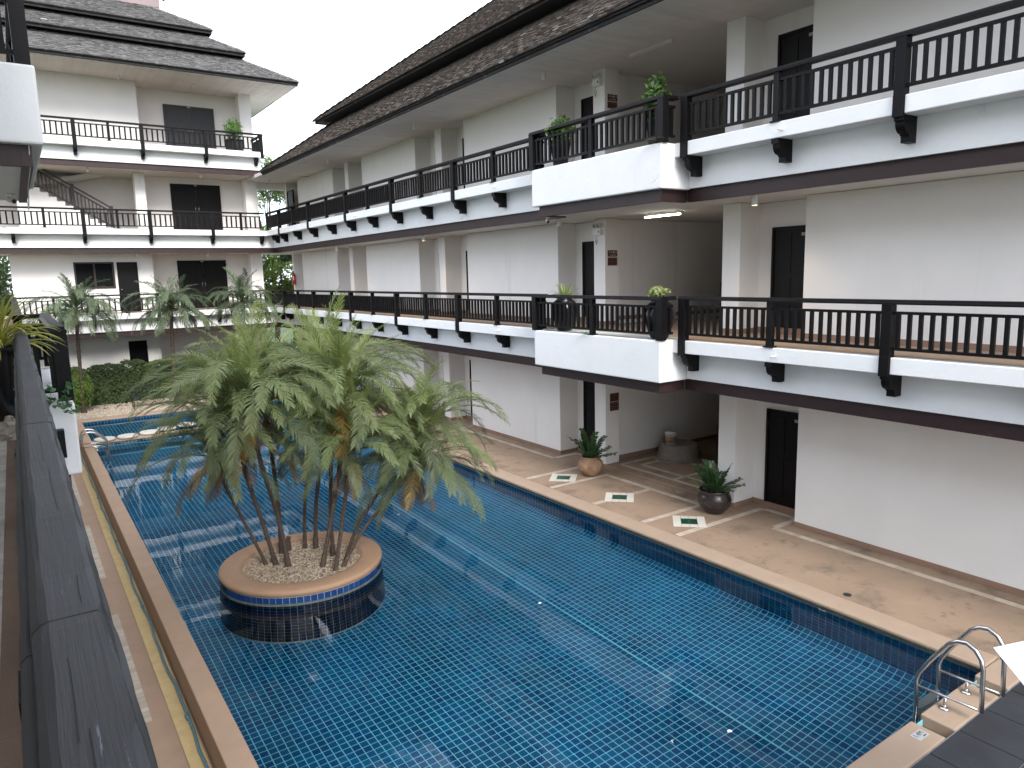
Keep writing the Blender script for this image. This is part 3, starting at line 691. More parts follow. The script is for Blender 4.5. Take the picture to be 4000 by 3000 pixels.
# louvred window and service door on the lowest gallery
wn = obj('window', MB().box(2.28, 3.71, YW-.03, YW+.05, 4.66, 5.70), 'glass_dark', EB)
obj('window_frame', MB().box(2.24, 2.31, YW-.05, YW+.02, 4.62, 5.74).box(3.68, 3.75, YW-.05, YW+.02, 4.62, 5.74).box(2.96, 3.03, YW-.05, YW+.02, 4.70, 5.66).box(2.311, 3.679, YW-.0501, YW+.02, 5.67, 5.74).box(2.311, 3.679, YW-.0501, YW+.02, 4.62, 4.70), 'brown_wood', wn)
for i in range(9):
    for x0, x1 in ((2.32, 2.955), (3.035, 3.675)):
        z = 4.74+i*.105; obj('louvre', MB().add([(x0, YW-.05, z), (x1, YW-.05, z), (x1, YW-.032, z+.10), (x0, YW-.032, z+.10), (x0, YW-.045, z-.004), (x1, YW-.045, z-.004)], [(0, 1, 2, 3), (4, 5, 1, 0)]), 'glass_dark', wn)
sdn = obj('door', MB().box(3.86, 4.67, YW-.03, YW+.03, F1+.01, 5.73), 'dark_door', EB)
obj('handle', MB().tube([(3.97, YW-.03, F1+.98), (3.97, YW-.10, F1+.98)], [.012, .032], 10), 'steel', sdn, smooth=True)
obj('doorway', MB().box(4.01, 4.75, YW-.02, YW+.03, .01, 2.26), 'glass_dark', EB)
# stairs on the second gallery
st = MB(); NX = 12
prof = [(4.05, F2)]
for i in range(NX):
    x = 3.95-.285*i; z = F2+.178*(i+1); prof += [(x, z-.178), (x, z)]
prof += [(3.95-.285*NX, F2+.178*NX), (3.95-.285*NX, F2)]
prof = [p for i, p in enumerate(prof) if i == 0 or p != prof[i-1]]
obj('stair_side', MB().prism(prof, lambda x, z, y: (x, y, z), 36.55, 36.75), 'wall_white', EB)
tr = MB()
for i in range(NX): tr.box(3.95-.285*(i+1), 3.95-.285*i, 36.751, 37.9, F2+.178*i, F2+.178*(i+1))
obj('stair_treads', tr, 'deck', EB)
hs = 3.85; slope = .178/.285
sh_ = MB()
for dz in (.98, .80, .17): sh_.add([(4.0, 36.60, F2+dz), (4.0, 36.68, F2+dz), (.6, 36.68, F2+dz+3.4*slope), (.6, 36.60, F2+dz+3.4*slope), (4.0, 36.60, F2+dz+.07), (4.0, 36.68, F2+dz+.07), (.6, 36.68, F2+dz+.07+3.4*slope), (.6, 36.60, F2+dz+.07+3.4*slope)], [(0, 3, 2, 1), (4, 5, 6, 7), (0, 1, 5, 4), (1, 2, 6, 5), (2, 3, 7, 6), (3, 0, 4, 7)])
srail = obj('stair_rail', sh_, 'stair_wood', EB)
for i in range(24):
    x = 3.80-.135*i; z = F2+(4.0-x)*slope; obj('baluster', MB().box(x-.022, x+.022, 36.61, 36.67, z+.21, z+.83), 'stair_wood', srail)
for x in (3.95, 2.55): obj('newel', MB().box(x-.07, x+.07, 36.56, 36.72, F2+(4-x)*slope-.12, F2+(4-x)*slope+1.08), 'stair_wood', srail)
up_ = MB()
for dz in (.0, -.75): up_.box(-1, 2.3, 37.4, 37.5, 9.42+dz, 9.50+dz) if dz == 0 else None
obj('stair_flight', MB().add([(1.2, 37.2, 8.95), (3.9, 37.2, 9.58), (3.9, 38.1, 9.58), (1.2, 38.1, 8.95), (1.2, 37.2, 9.15), (3.9, 37.2, 9.75), (3.9, 38.1, 9.75), (1.2, 38.1, 9.15)], [(0, 3, 2, 1), (4, 5, 6, 7), (0, 1, 5, 4), (1, 2, 6, 5), (2, 3, 7, 6), (3, 0, 4, 7)]), 'wall_white', EB)
# tiered roof
PIT = radians(30); TP = tan(PIT)
eroof = obj('roof', MB().box(-5, 9.5, 36.0, 42, 13.6, 15.2), 'roof_under', EB)
upf = Vector((0, cos(PIT), sin(PIT))); nf = Vector((0, -sin(PIT), cos(PIT))); ax = Vector((1, 0, 0)); es = []
for (y, x1, z, ln, nm) in ((33.5, 11.59, 13.60, 3.0, 'lower'), (35.15, 9.80, 15.00, 2.3, 'middle'), (36.3, 8.71, 16.10, 3.1, 'upper')):
    L_ = ln*cos(PIT); H_ = ln*sin(PIT)
    obj('tier_deck', MB().add([(-6, y, z), (x1, y, z), (x1-L_, y+L_, z+H_), (-6, y+L_, z+H_), (x1, 46, z), (x1-L_, 46, z+H_)], [(0, 1, 2, 3), (1, 4, 5, 2)]), 'roof_under', eroof)
    obj('tier_fascia', MB().box(-6, x1, y-.02, y+.04, z-.16, z+.01).box(x1-.06, x1, y+.041, 46, z-.16, z+.01), 'roof_fascia', eroof)
    obj('drip_board', MB().box(-6, x1+.03, y-.07, y-.021, z-.07, z+.02), 'roof_fascia', eroof)
    if nm != 'lower': obj('tier_riser', MB().box(-6, x1-.45, y+.42, y+.5, z-.55, z+.2).box(x1-.53, x1-.45, y+.501, 46, z-.55, z+.2), 'roof_under', eroof)
    shingle_rows(es, Vector((0, y-.07, z-.02)), ax, upf, nf, ln, -4.5, 60, lambda s, x1=x1: (-9, x1-s*cos(PIT)), SHG, wid=.175, exp=.135, newp=.006)
    hcap = MB()
    for i in range(int(ln/.26)):
        q = i*.2; d = .14; x, yy = x1-q, y+q; zz = z+q*TP
        hcap.add([(x-d, yy, zz), (x, yy+d, zz), (x-.3, yy+.3+d, zz+.3*TP+.06), (x-.3-d, yy+.3, zz+.3*TP+.06), (x, yy, zz+.07), (x-.3, yy+.3, zz+.3*TP+.10)], [(0, 3, 5, 4), (4, 5, 2, 1), (0, 4, 1)])
    obj('hip_cap', hcap, 'shingle_grey', eroof)
pieces('shingle', es, eroof, 300, 'shingle_field')
mat('gable_paint', (.30, .23, .225), .8, var=.1, vscale=3)
gb = obj('gable', MB().box(3.2, 7.0, 38.5, 38.7, 17.0, 20.0), 'gable_paint', eroof)
for i in range(8): obj('gable_board', MB().box(3.19, 7.01, 38.47, 38.499, 17.05+.36*i, 17.05+.36*i+.34), 'gable_paint', eroof)
obj('gable_barge', MB().add([(7.20, 38.3, 17.75), (7.32, 38.3, 17.84), (5.3, 38.3, 20.5), (5.18, 38.3, 20.41), (7.20, 38.6, 17.75), (7.32, 38.6, 17.84), (5.3, 38.6, 20.5), (5.18, 38.6, 20.41)], [(0, 1, 2, 3), (7, 6, 5, 4), (0, 4, 5, 1), (3, 2, 6, 7), (1, 5, 6, 2), (0, 3, 7, 4)]), 'roof_fascia', eroof)
for i in range(108):
    x = -1.3+.12*(i+.5)
    if x > 11.5: break
    inst('soffit_board', bm_, TRS((x, 35.27, 13.425+random.uniform(-.0015, .0015)), (.1165, 3.4, .02)), EB)
obj('soffit_backing', MB().add([(-5, 33.56, 13.44), (11.53, 33.56, 13.44), (11.53, 46, 13.44), (-5, 46, 13.44)], [(0, 1, 2, 3)]), 'ceiling', EB)
# ================================================================== our own wing (the walkway the photo was taken from)
NW = thing('balcony_wing', (-1, 6, 0), 'white hotel wing at the left edge with a projecting balcony bay', 'building')
obj('walkway_floor', MB().box(-1.7, .0, -3, 34.3, F1-.03, F1-.004), 'walk_floor', NW)
obj('slab', MB().box(-1.7, -.42, -3, 34.3, F1-.972, F1-.031), 'ceiling', NW)
obj('fascia', MB().box(-.40, -.315, -3, 9.03, F1-.765, F1-.241).box(-.40, -.315, 13.31, 34.3, F1-.765, F1-.031), 'curb_white', NW)
obj('curb', MB().box(.001, .06, -3, 9.03, F1-.24, F1-.001), 'curb_white', NW, bevel=.012)
obj('curb_core', MB().box(-.30, .0, -3, 9.03, F1-.24, F1-.031), 'curb_white', NW)
obj('curb', MB().box(.001, .06, 13.31, 34.2, F1-.24, F1-.001), 'curb_white', NW, bevel=.012)
obj('bay', MB().box(-.38, .43, 9.04, 13.30, F1-.785, F1), 'curb_white', NW, bevel=.02)
obj('bay_beam', MB().box(-.38, .32, 9.14, 13.2, F1-1.0, F1-.786), 'brown_wood', NW)
obj('bay', MB().box(-.38, .43, 9.14, 13.42, F2-.785, F2), 'curb_white', NW, bevel=.025)
obj('bay_beam', MB().box(.22, .32, 9.24, 13.3, F2-1.0, F2-.786).box(-1.6, .219, 9.24, 9.34, F2-.999, F2-.786), 'brown_wood', NW)
obj('bay_soffit', MB().box(-1.7, .219, 9.341, 13.3, F2-.972, F2-.80), 'ceiling', NW)
obj('slab', MB().box(-1.7, -.42, -3, 9.239, F2-.972, F2-.031), 'ceiling', NW)
obj('walkway_floor', MB().box(-1.7, -.381, -3, 13.42, F2-.03, F2-.004), 'walk_floor', NW)
obj('wall', MB().box(-1.9, -1.70, -3, 34.3, -.5, F1+.0), 'wall_white', NW)
obj('wall', MB().box(-1.9, -1.70, -3, 13.4, F1, 9.4), 'wall_white', NW)
obj('roof', MB().add([(-.05, -4, 9.50), (-.05, 13.6, 9.50), (-6, 13.6, 13.5), (-6, -4, 13.5), (-.05, -4, 9.42), (-.05, 13.6, 9.42), (-6, 13.6, 9.42), (-6, -4, 9.42)], [(0, 3, 2, 1), (4, 5, 6, 7), (0, 1, 5, 4), (1, 2, 6, 5), (2, 3, 7, 6), (3, 0, 4, 7)]), 'shingle_grey', NW)  # roof out of view, added to shade the near walls and pool
# pale paver strip on our walkway floor
pv = unit_box('walk_tile'); pl_ = []
for i in range(95):
    for j in range(2): pl_.append((pv, TRS((-.215-.10*j, 1+.10*i, F1-.003), (.095, .095, .006))))
pieces('paver', pl_, NW, 190)
obj('mount_block', MB().box(.235, .30, 8.90, 9.039, 3.0, 3.30), 'black_wood', NW, bevel=.006)

# weathered handrail right beside the camera
nb = thing('balustrade', (.02, 3, F1), 'weathered grey black handrail beside the camera at the lower left', 'balustrade')
def near_rail(y0, y1, dx, dz, tw):
    pr = [(-.062, -.085), (-.062, -.050), (-.055, -.043), (-.048, -.043), (-.045, -.012), (-.036, -.003), (-.026, .0), (.034, .0), (.042, -.005), (.047, -.026), (.053, -.031), (.056, -.058), (.052, -.085)]
    mb = MB(); k = len(pr); n_ = max(8, int((y1-y0)/.035)); vs = []
    for i in range(n_+1):
        y = y0+(y1-y0)*i/n_
        for j, (u, v) in enumerate(pr):
            e = .0010*sin(y*9+j*1.7)+.0006*sin(y*23+j*2.9)+.0004*random.uniform(-1, 1)
            en = min(i, n_-i)*.035; rnd_ = .0012*max(0, 1-en/.03)
            vs.append((.0175+dx+u*(1-rnd_/.07)+e+tw*(y-y0), y, F1+.82+dz+v-rnd_*(v > -.03)+e*.6))
    fs = [(i*k+j, (i+1)*k+j, (i+1)*k+(j+1) % k, i*k+(j+1) % k) for i in range(n_) for j in range(k)]
    fs += [tuple(range(k)), tuple(n_*k+j for j in range(k))[::-1]]
    mb.add(vs, fs); return obj('handrail', mb, 'rail_wood', nb)
near_rail(-.6, 1.1335, .001, -.0005, 0); near_rail(1.135, 2.86, .0, .0, .0005); near_rail(2.864, 6.1, .003, .001, 0); near_rail(6.104, 9.02, .006, -.001, 0)
# a hole rotted out of the joint, cracks as thin dark grooves
def crack(pts, w_=.0022):
    mb = MB()
    for (a, b) in zip(pts, pts[1:]):
        a, b = Vector(a), Vector(b); s = Vector((b.y-a.y, -(b.x-a.x), 0)).normalized()*w_
        mb.add([a-s, a+s, b+s, b-s], [(0, 1, 2, 3)])
    return mb
zt = F1+.8215
cm = MB()
for (x0, y0, n_, st_) in ((.036, 1.17, 5, .03), (.008, .80, 6, .04), (.018, .62, 5, .05), (-.012, 1.40, 10, .05), (.030, 1.7, 8, .06), (.022, 2.2, 9, .055), (.004, 3.1, 12, .09), (.03, 4.2, 9, .1)):
    pts = []; x = x0
    for i in range(n_): pts.append((x, y0+i*st_, zt)); x += random.uniform(-.0012, .0012)
    c_ = crack(pts, .00055); cm.add(c_.v, c_.f)
mat('crack', (.006, .006, .007), .9)
obj('crack', cm, 'crack', nb)
bal = unit_box('black_wood')
for y, th in ((.2, 0), (1.14, 1), (2.86, 0), (4.6, 1), (6.1, 0), (7.6, 1)):
    obj('post', MB().box(-.05, .08, y-.05, y+.05, F1+.001, F1+.735), 'black_wood', nb)
for z0, z1 in ((.60, .64), (.10, .142)): obj('rail', MB().box(-.008, .048, -.6, 9.0, F1+z0, F1+z1), 'black_wood', nb)
for i in range(62):
    y = -.5+.15*i; inst('baluster', bal, TRS((.02, y, F1+.371), (.038, .042, .458)), nb)
balustrade('black timber balustrade around the projecting bay of the near walkway', F1+.03, [((.0, 9.09), (.40, 9.09), (0, -1), [], .13), ((.36, 9.04), (.36, 13.28), (1, 0), [(.07, 2), (2.1, 0), (4.17, 2)], .146), ((.36, 13.25), (.02, 13.25), (0, 1), [], .13), ((.02, 13.3), (.02, 34.2), (1, 0), [(1.9*i+1, i % 2) for i in range(11)], .146)], (.2, 11, F1), woody='black_wood')
balustrade('heavy black corner post and rail above the white bay at top left', F2, [((.33, 9.16), (.33, 13.35), (1, 0), [(.07, 2), (2.1, 0), (4.1, 2)], .146), ((-.3, 9.24), (.33, 9.24), (0, -1), [], .14)], (.3, 11, F2))

# ================================================================== palms
def frond_mesh(name, m, Lf, el, droop, pairs, lw=.0105, ll=.27, sweep=.95, seed=0, curl=.22):
    R = random.Random(seed); mb = MB(); n_ = 22; pts = []; tang = []; p = Vector((0, 0, 0))
    side = R.uniform(-.45, .45)
    for i in range(n_+1):
        t = i/n_; a = el-droop*t**1.35; d = Vector((cos(a), side*t*.5, sin(a))).normalized(); pts.append(p.copy()); tang.append(d); p = p+d*Lf/n_
    mb.tube(pts[::2], [.0095*(1-.85*i/11)+.0014 for i in range(12)], 5)
    for i in range(pairs):
        t = .14+.86*(i+.5)/pairs; f = t*n_; k = min(int(f), n_-1); q = pts[k].lerp(pts[k+1], f-k); tg = tang[k]
        s0 = Vector((-tg.y, tg.x, 0)); s0 = s0.normalized() if s0.length > .01 else Vector((0, 1, 0)); nn = tg.cross(s0).normalized()
        if nn.z < 0: nn = -nn
        prof = min(1, .55+2.2*(t-.14)) if t < .45 else 1-.62*((t-.45)/.55)**1.6
        for sd_ in (-1, 1):
            if R.random() < .04: continue
            l_ = ll*prof*R.uniform(.8, 1.12); fwd = sweep*(.75+.85*t)*R.uniform(.85, 1.2)
            d = (s0*sd_+tg*fwd+nn*R.uniform(-.05, .45)).normalized()
            g_ = Vector((0, 0, -1)); mid = q+d*l_*.52+g_*l_*.03; tip = q+d*l_*.95+g_*curl*l_*R.uniform(.5, 1.3)
            wv = tg.cross(d).cross(d).normalized()*lw*.5*R.uniform(.8, 1.2)
            mb.add([q-wv*.6, q+wv*.6, mid+wv, mid-wv, tip], [(0, 1, 2, 3), (3, 2, 4)])
    return mb.mesh(name, m)
FR = {}
def fronds(key, m, Lf, specs, **k):
    FR[key] = [frond_mesh('frond_'+key, m, Lf*s[2], s[0], s[1], s[3], seed=100+i*7, **k) for i, s in enumerate(specs)]
fronds('up', 'frond_young', 1.50, [(1.45, .60, .95, 56), (1.32, 1.0, 1.0, 58), (1.18, 1.45, 1.05, 58)])
fronds('mid', 'frond', 1.62, [(1.05, 1.9, 1.0, 60), (.90, 2.0, 1.08, 62), (.72, 1.8, .95, 58), (1.15, 2.3, 1.10, 62), (.82, 1.6, 1.05, 60)])
fronds('low', 'frond_grey', 1.5, [(.50, 1.9, 1.05, 58), (.28, 1.7, 1.0, 56), (.05, 1.4, .95, 56)])
fronds('dead', 'frond_dead', 1.0, [(-.9, .65, .8, 34), (-1.1, .45, .7, 30), (-.8, .75, .9, 36)], curl=.6, ll=.20)
fronds('yellow', 'frond_yellow', 1.2, [(-.1, 1.4, .9, 46), (-.45, 1.0, .85, 44)])
fronds('gup', 'frond_garden', 1.42, [(1.40, .75, .95, 38), (1.22, 1.3, 1.0, 40)], lw=.020, ll=.30)
fronds('gmid', 'frond_garden', 1.60, [(1.00, 2.0, 1.0, 42), (.80, 2.1, 1.05, 42), (.60, 1.9, 1.0, 40)], lw=.020, ll=.32, curl=.4)
fronds('glow', 'frond_garden', 1.55, [(.30, 1.8, 1.05, 40), (.0, 1.5, 1.0, 40)], lw=.020, ll=.32, curl=.45)
def palm(label, pts, nf, group, scale=1, seed=1, lowq=.80, rad=.046, yellow=1, dead=3, grey=False, name='pygmy_palm'):
    R = random.Random(seed); pts = [Vector(p) for p in pts]
    t = thing(name, pts[0], label, 'palm', group)
    # smooth trunk
    P2 = []
    for i in range(len(pts)-1):
        for k in range(6): 
            a = pts[max(i-1, 0)]; b = pts[i]; c = pts[i+1]; d = pts[min(i+2, len(pts)-1)]; s = k/6
            P2.append(.5*((2*b)+(c-a)*s+(2*a-5*b+4*c-d)*s*s+(3*b-a-3*c+d)*s**3))
    P2.append(pts[-1]); n_ = len(P2)
    fine = []
    for i in range(n_-1):
        for k in range(3): fine.append(P2[i].lerp(P2[i+1], k/3))
    fine.append(P2[-1]); nf_ = len(fine)
    rr = [rad*.76*(1.55-.55*min(1, i/nf_*6))*(1+.16*((i % 2)-.5))*(1+R.uniform(-.06, .06)) for i in range(nf_)]
    obj('trunk', MB().tube(fine, rr, 10), 'palm_trunk', t, smooth=True)
    top = pts[-1]; ax_ = (P2[-1]-P2[-4]).normalized()
    nub = MB()
    for i in range(46):
        a = R.uniform(0, 6.28); h = R.uniform(-.42, .04); c = top+ax_*h; d = Vector((cos(a), sin(a), R.uniform(.2, 1.0))).normalized()
        nub.tube([c, c+d*R.uniform(.07, .16)], [.014, .004], 4)
    for i in range(22):
        a = R.uniform(0, 6.28); c = top+ax_*R.uniform(-.15, .03); d = Vector((cos(a), sin(a), .3)).normalized()
        nub.tube([c, c+d*.12, c+d*.2+Vector((0, 0, -R.uniform(.1, .35)))], [.008, .007, .003], 4)
    obj('crown_base', nub, 'dry', t)
    ga = R.uniform(0, 6.28)
    for i in range(nf):
        q = i/nf; az = ga+i*2.39996+R.uniform(-.2, .2)
        key = 'up' if q < .24 else ('mid' if q < lowq else 'low')
        if grey: key = 'g'+('up' if q < .2 else ('mid' if q < .6 else 'low'))
        me = R.choice(FR[key]); s = scale*R.uniform(.85, 1.12)*(.8 if q < .06 else 1)
        M = Matrix.Translation(top+ax_*(.05*(1-q))) @ Matrix.Rotation(az, 4, 'Z') @ Matrix.Rotation(R.uniform(-.35, .35), 4, 'X') @ Matrix.Rotation(-R.uniform(-.12, .12), 4, 'Y') @ Matrix.Diagonal((s, s, s, 1))
        inst('frond', me, M, t)
    for key, c_ in (('dead', dead), ('yellow', yellow)):
        for i in range(c_):
            me = R.choice(FR[key]); s = scale*R.uniform(.75, 1.05)
            inst('frond', me, Matrix.Translation(top-ax_*R.uniform(.02, .14)) @ Matrix.Rotation(R.uniform(0, 6.28), 4, 'Z') @ Matrix.Diagonal((s, s, s, 1)), t)
    return t
PG = 'pygmy date palms growing from the round planter'
palm('tall palm with thick left crown leaning left from the round planter', [(3.33, 11.62, .05), (3.22, 11.6, .9), (2.98, 11.55, 2.0), (2.86, 11.5, 2.9)], 54, PG, 1.14, 1, dead=6)
palm('palm just left of the tall one with dry crown base, round planter', [(3.19, 11.84, .05), (3.02, 11.8, .8), (2.80, 11.72, 1.7), (2.70, 11.7, 2.42)], 40, PG, 1.08, 2, dead=4, yellow=3)
palm('leftmost thin palm bending out over the water from the planter', [(3.06, 11.94, .05), (2.88, 11.95, .55), (2.55, 12.0, 1.45), (2.40, 12.0, 2.02)], 32, PG, 0.99, 3, yellow=5, dead=4, rad=.036)
palm('straight slim palm standing alone near the planter middle', [(3.83, 12.28, .05), (3.88, 12.3, .8), (4.02, 12.35, 1.6), (4.12, 12.4, 2.25)], 32, PG, 1.01, 4, dead=4, yellow=2, rad=.038)
palm('upright palm in the middle of the right hand trunk group', [(4.11, 11.63, .05), (4.12, 11.65, .9), (4.22, 11.75, 1.7), (4.32, 11.85, 2.35)], 38, PG, 1.06, 5, dead=3, rad=.042)
palm('foreground palm of the right trunk group with low drooping crown', [(3.90, 10.99, .05), (4.02, 11.0, .6), (4.16, 11.0, 1.3), (4.25, 11.0, 1.98)], 40, PG, 0.97, 6, dead=6, rad=.042)
palm('lowest palm leaning far right over the pool with hanging dead fronds', [(4.06, 11.06, .05), (4.38, 11.05, .55), (4.98, 11.0, 1.14), (5.46, 11.0, 1.54)], 49, PG, 1.01, 7, lowq=.62, dead=7, yellow=3, rad=.038)
palm('upper right palm leaning outward above the lowest crown', [(4.19, 11.28, .05), (4.45, 11.28, .62), (5.14, 11.3, 1.48), (5.68, 11.3, 2.08)], 54, PG, 1.10, 8, lowq=.62, dead=3, yellow=2, rad=.042)
palm('tallest central palm whose fronds reach the middle walkway rail', [(3.78, 11.27, .05), (3.98, 11.35, .7), (4.30, 11.5, 1.8), (4.48, 11.6, 2.78)], 54, PG, 1.14, 9, dead=4)
palm('rear tall palm half hidden behind the central crown of the planter', [(3.98, 12.15, .05), (4.1, 12.3, .9), (4.4, 12.5, 2.0), (4.55, 12.6, 2.95)], 46, PG, 1.12, 10, dead=2)
palm('rear left palm half hidden behind the thick left crown', [(3.42, 12.3, .05), (3.45, 12.4, 1.0), (3.42, 12.5, 2.0), (3.40, 12.6, 2.85)], 44, PG, 1.12, 11, dead=2)
stp = thing('palm_stump', (3.55, 12.35, .05), 'short dark dead palm stump in the planter gravel', 'stump')
obj('stub', MB().tube([(3.55, 12.35, .04), (3.55, 12.35, .2), (3.57, 12.36, .33)], [.07, .06, .025], 9), 'palm_trunk', stp)
obj('husk', MB().tube([(3.56, 12.33, .2), (3.60, 12.30, .34)], [.03, .005], 5), 'palm_trunk', stp)
BG = 'grey green palms in front of the end building'
palm('left grey green palm standing before the louvred window of the end building', [(1.75, 31.3, -.03), (1.80, 31.3, 2), (1.85, 31.2, 3.85)], 48, BG, 1.16, 21, grey=True, rad=.085, dead=3, yellow=0, name='garden_palm')
palm('middle grey green palm before the lowest double door of the end building', [(4.95, 31.0, -.03), (4.98, 31.0, 2), (5.05, 31.0, 3.75)], 48, BG, 1.16, 22, grey=True, rad=.085, dead=4, yellow=0, name='garden_palm')
palm('right grey green palm near the corner passage of the end building', [(7.75, 31.2, -.03), (7.8, 31.2, 2), (7.85, 31.2, 3.9)], 44, BG, 1.10, 23, grey=True, rad=.085, dead=2, yellow=0, name='garden_palm')

# ================================================================== shrubs, hedge, trees
def leaf_cloud(n_, place, size, R, flat=.0):
    mb = MB()
    for _ in range(n_):
        c, out = place(R); s = size*R.uniform(.6, 1.3)
        d = (out+Vector((R.gauss(0, .6), R.gauss(0, .6), R.gauss(0, .6)))).normalized(); e = d.cross(Vector((R.gauss(0, 1), R.gauss(0, 1), R.gauss(0, 1)))).normalized()
        f = d.cross(e)
        mb.add([c-e*s, c+f*s*.45+d*s*.18, c+e*s, c-f*s*.45+d*s*.18], [(0, 1, 2), (0, 2, 3)])
    return mb
def ell(c, r, shell=.35, lump=0):
    c = Vector(c); lumps = None
    def pl(R):
        while True:
            v = Vector((R.gauss(0, 1), R.gauss(0, 1), R.gauss(0, 1)))
            if v.length > .01: break
        v.normalize(); k = (1-shell*R.random()**1.5)*(1+lump*sin(v.x*5+v.z*4)*cos(v.y*5-v.z*3))
        return c+Vector((v.x*r[0]*k, v.y*r[1]*k, v.z*r[2]*k)), v
    return pl
Rr = random.Random(5)
hd = thing('clipped_hedge', (4, 33.6, 0), 'dark green clipped hedge along the end building ground floor', 'hedge')
def hedge_pl(x0, x1, y0, y1, z1):
    def pl(R):
        f = R.random(); x = R.uniform(x0, x1); bumpz = z1+.07*sin(x*2.1)+.05*sin(x*5.3)+.03*sin(x*11)
        if f < .62: return Vector((x, y0+abs(R.gauss(0, .06)), R.uniform(.02, bumpz))), Vector((0, -1, .3))
        if f < .9: return Vector((x, R.uniform(y0, y1), bumpz-abs(R.gauss(0, .05)))), Vector((0, -.2, 1))
        return Vector((R.choice((x0, x1))+R.gauss(0, .03), R.uniform(y0, y1), R.uniform(0, bumpz))), Vector((1, 0, .3))
    return pl
obj('foliage', leaf_cloud(15000, hedge_pl(1.5, 9.2, 32.9, 34.2, 1.52), .062, Rr), 'hedge', hd)
hm = MB()
for i in range(60): x = 1.6+i*.127; hm.tube([(x, 33.5, 0), (x+Rr.uniform(-.1, .1), 33.2+Rr.random()*.5, 1.3)], [.02, .008], 4)
obj('stems', hm, 'palm_trunk', hd)
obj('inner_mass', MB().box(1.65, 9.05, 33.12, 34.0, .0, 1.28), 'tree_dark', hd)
bs = thing('round_shrub', (1.55, 31.6, 0), 'bright green rounded shrub at the left end of the hedge', 'shrub')
obj('foliage', leaf_cloud(3600, ell((1.45, 31.7, .85), (.75, .75, .9), .45, .1), .045, Rr), 'bush_light', bs)
obj('stem', MB().tube([(1.45, 31.7, 0), (1.45, 31.7, .9)], [.04, .02], 6), 'palm_trunk', bs)

def tree(label, base, H, crowns, n_, size, m, name='leafy_tree', group='trees beyond the buildings', seed=3):
    R = random.Random(seed); t = thing(name, base, label, 'tree', group); b = Vector(base); tb = MB()
    tops = [Vector(c[0]) for c in crowns]; trunk = b+Vector((0, 0, H*.45)); tb.tube([b, b+Vector((.1, 0, H*.2)), trunk], [.22, .17, .13], 8)
    for q in tops: tb.tube([trunk, trunk.lerp(q, .55)+Vector((R.gauss(0, .2), R.gauss(0, .2), 0)), q], [.10, .05, .015], 5)
    obj('trunk', tb, 'palm_trunk', t)
    mb = MB()
    for c, r in crowns:
        q = leaf_cloud(n_, ell(c, r, .75, .22), size, R); mb.add(q.v, q.f)
    obj('crown', mb, m, t)
    return t
def crownset(c, R, n_, sp, r):
    return [((c[0]+R.gauss(0, sp[0]), c[1]+R.gauss(0, sp[1]), c[2]+R.uniform(-sp[2], sp[2])), (r*R.uniform(.6, 1.2), r*R.uniform(.6, 1.2), r*R.uniform(.5, .9))) for _ in range(n_)]
R3 = random.Random(11)
tree('tall airy tree seen against the sky through the corner passage', (15.3, 52, 0), 13, crownset((15.2, 52, 10.0), R3, 12, (.9, 1, 3.0), 1.2), 380, .13, 'tree_far', seed=4)
tree('yellow green tree beside the dark doorway of the corner passage', (18.2, 53, 0), 10, crownset((18.0, 53, 9.3), R3, 9, (.8, 1, 2.0), 1.1), 420, .12, 'bush_light', seed=5)
tree('light green tree filling the lower part of the corner passage', (14.0, 44, 0), 7, crownset((13.5, 45, 4.6), R3, 16, (.9, .8, 1.9), 1.1), 520, .11, 'bush_light', seed=6)
tree('green tree at the far left beyond the end building', (-2.2, 50, 0), 8, crownset((-.7, 50, 4.6), R3, 14, (1.0, .8, 1.7), 1.2), 520, .12, 'tree_far', seed=7)
tree('bluish tree crown behind the far left tree', (-3.5, 62, 0), 12, crownset((-2.6, 62, 8.0), R3, 10, (1.6, .8, 1.8), 1.4), 420, .14, 'hedge', seed=8)
# dark feathery palm in the lower passage
fronds('big', 'tree_dark', 2.6, [(.9, 1.9, 1, 40), (.6, 1.8, 1.05, 42), (1.15, 1.6, 1.0, 40)], lw=.05, ll=.62, curl=.7)
bp_ = thing('feather_palm', (13.1, 41, 0), 'dark feathery palm seen through the middle corner passage', 'palm')
obj('trunk', MB().tube([(13.1, 41, 0), (13.2, 41, 2.5), (13.3, 41, 5.4)], [.14, .12, .10], 8), 'palm_trunk', bp_)
for i in range(20):
    inst('frond', random.choice(FR['big']), Matrix.Translation((13.3, 41, 5.6)) @ Matrix.Rotation(i*2.4, 4, 'Z'), bp_)
# ================================================================== pots and plants
def stem_mesh(name, m, Ls, el, droop, pairs, ll, lw, seed):
    R = random.Random(seed); mb = MB(); pts = []; p = Vector((0, 0, 0)); n_ = 10; tg = []
    for i in range(n_+1):
        a = el-droop*(i/n_); d = Vector((cos(a), 0, sin(a))); pts.append(p.copy()); tg.append(d); p = p+d*Ls/n_
    mb.tube(pts, [.012*(1-.7*i/n_) for i in range(n_+1)], 5)
    for i in range(pairs):
        t = .22+.78*i/(pairs-1); k = min(int(t*n_), n_-1); q = pts[k].lerp(pts[k+1], t*n_-k); d0 = tg[k]; s0 = Vector((0, 1, 0)); nn = d0.cross(s0)*-1
        for sd_ in (-1, 1):
            d = (s0*sd_*.9+d0*.65+nn*R.uniform(-.1, .35)).normalized(); l_ = ll*R.uniform(.8, 1.1)*(1 if t < .85 else .75); wv = d.cross(nn).normalized()*lw
            mb.add([q, q+d*l_*.35+wv, q+d*l_*.7+wv*.8, q+d*l_, q+d*l_*.7-wv*.8, q+d*l_*.35-wv], [(0, 1, 5), (1, 2, 4, 5), (2, 3, 4)])
    return mb.mesh(name, m)
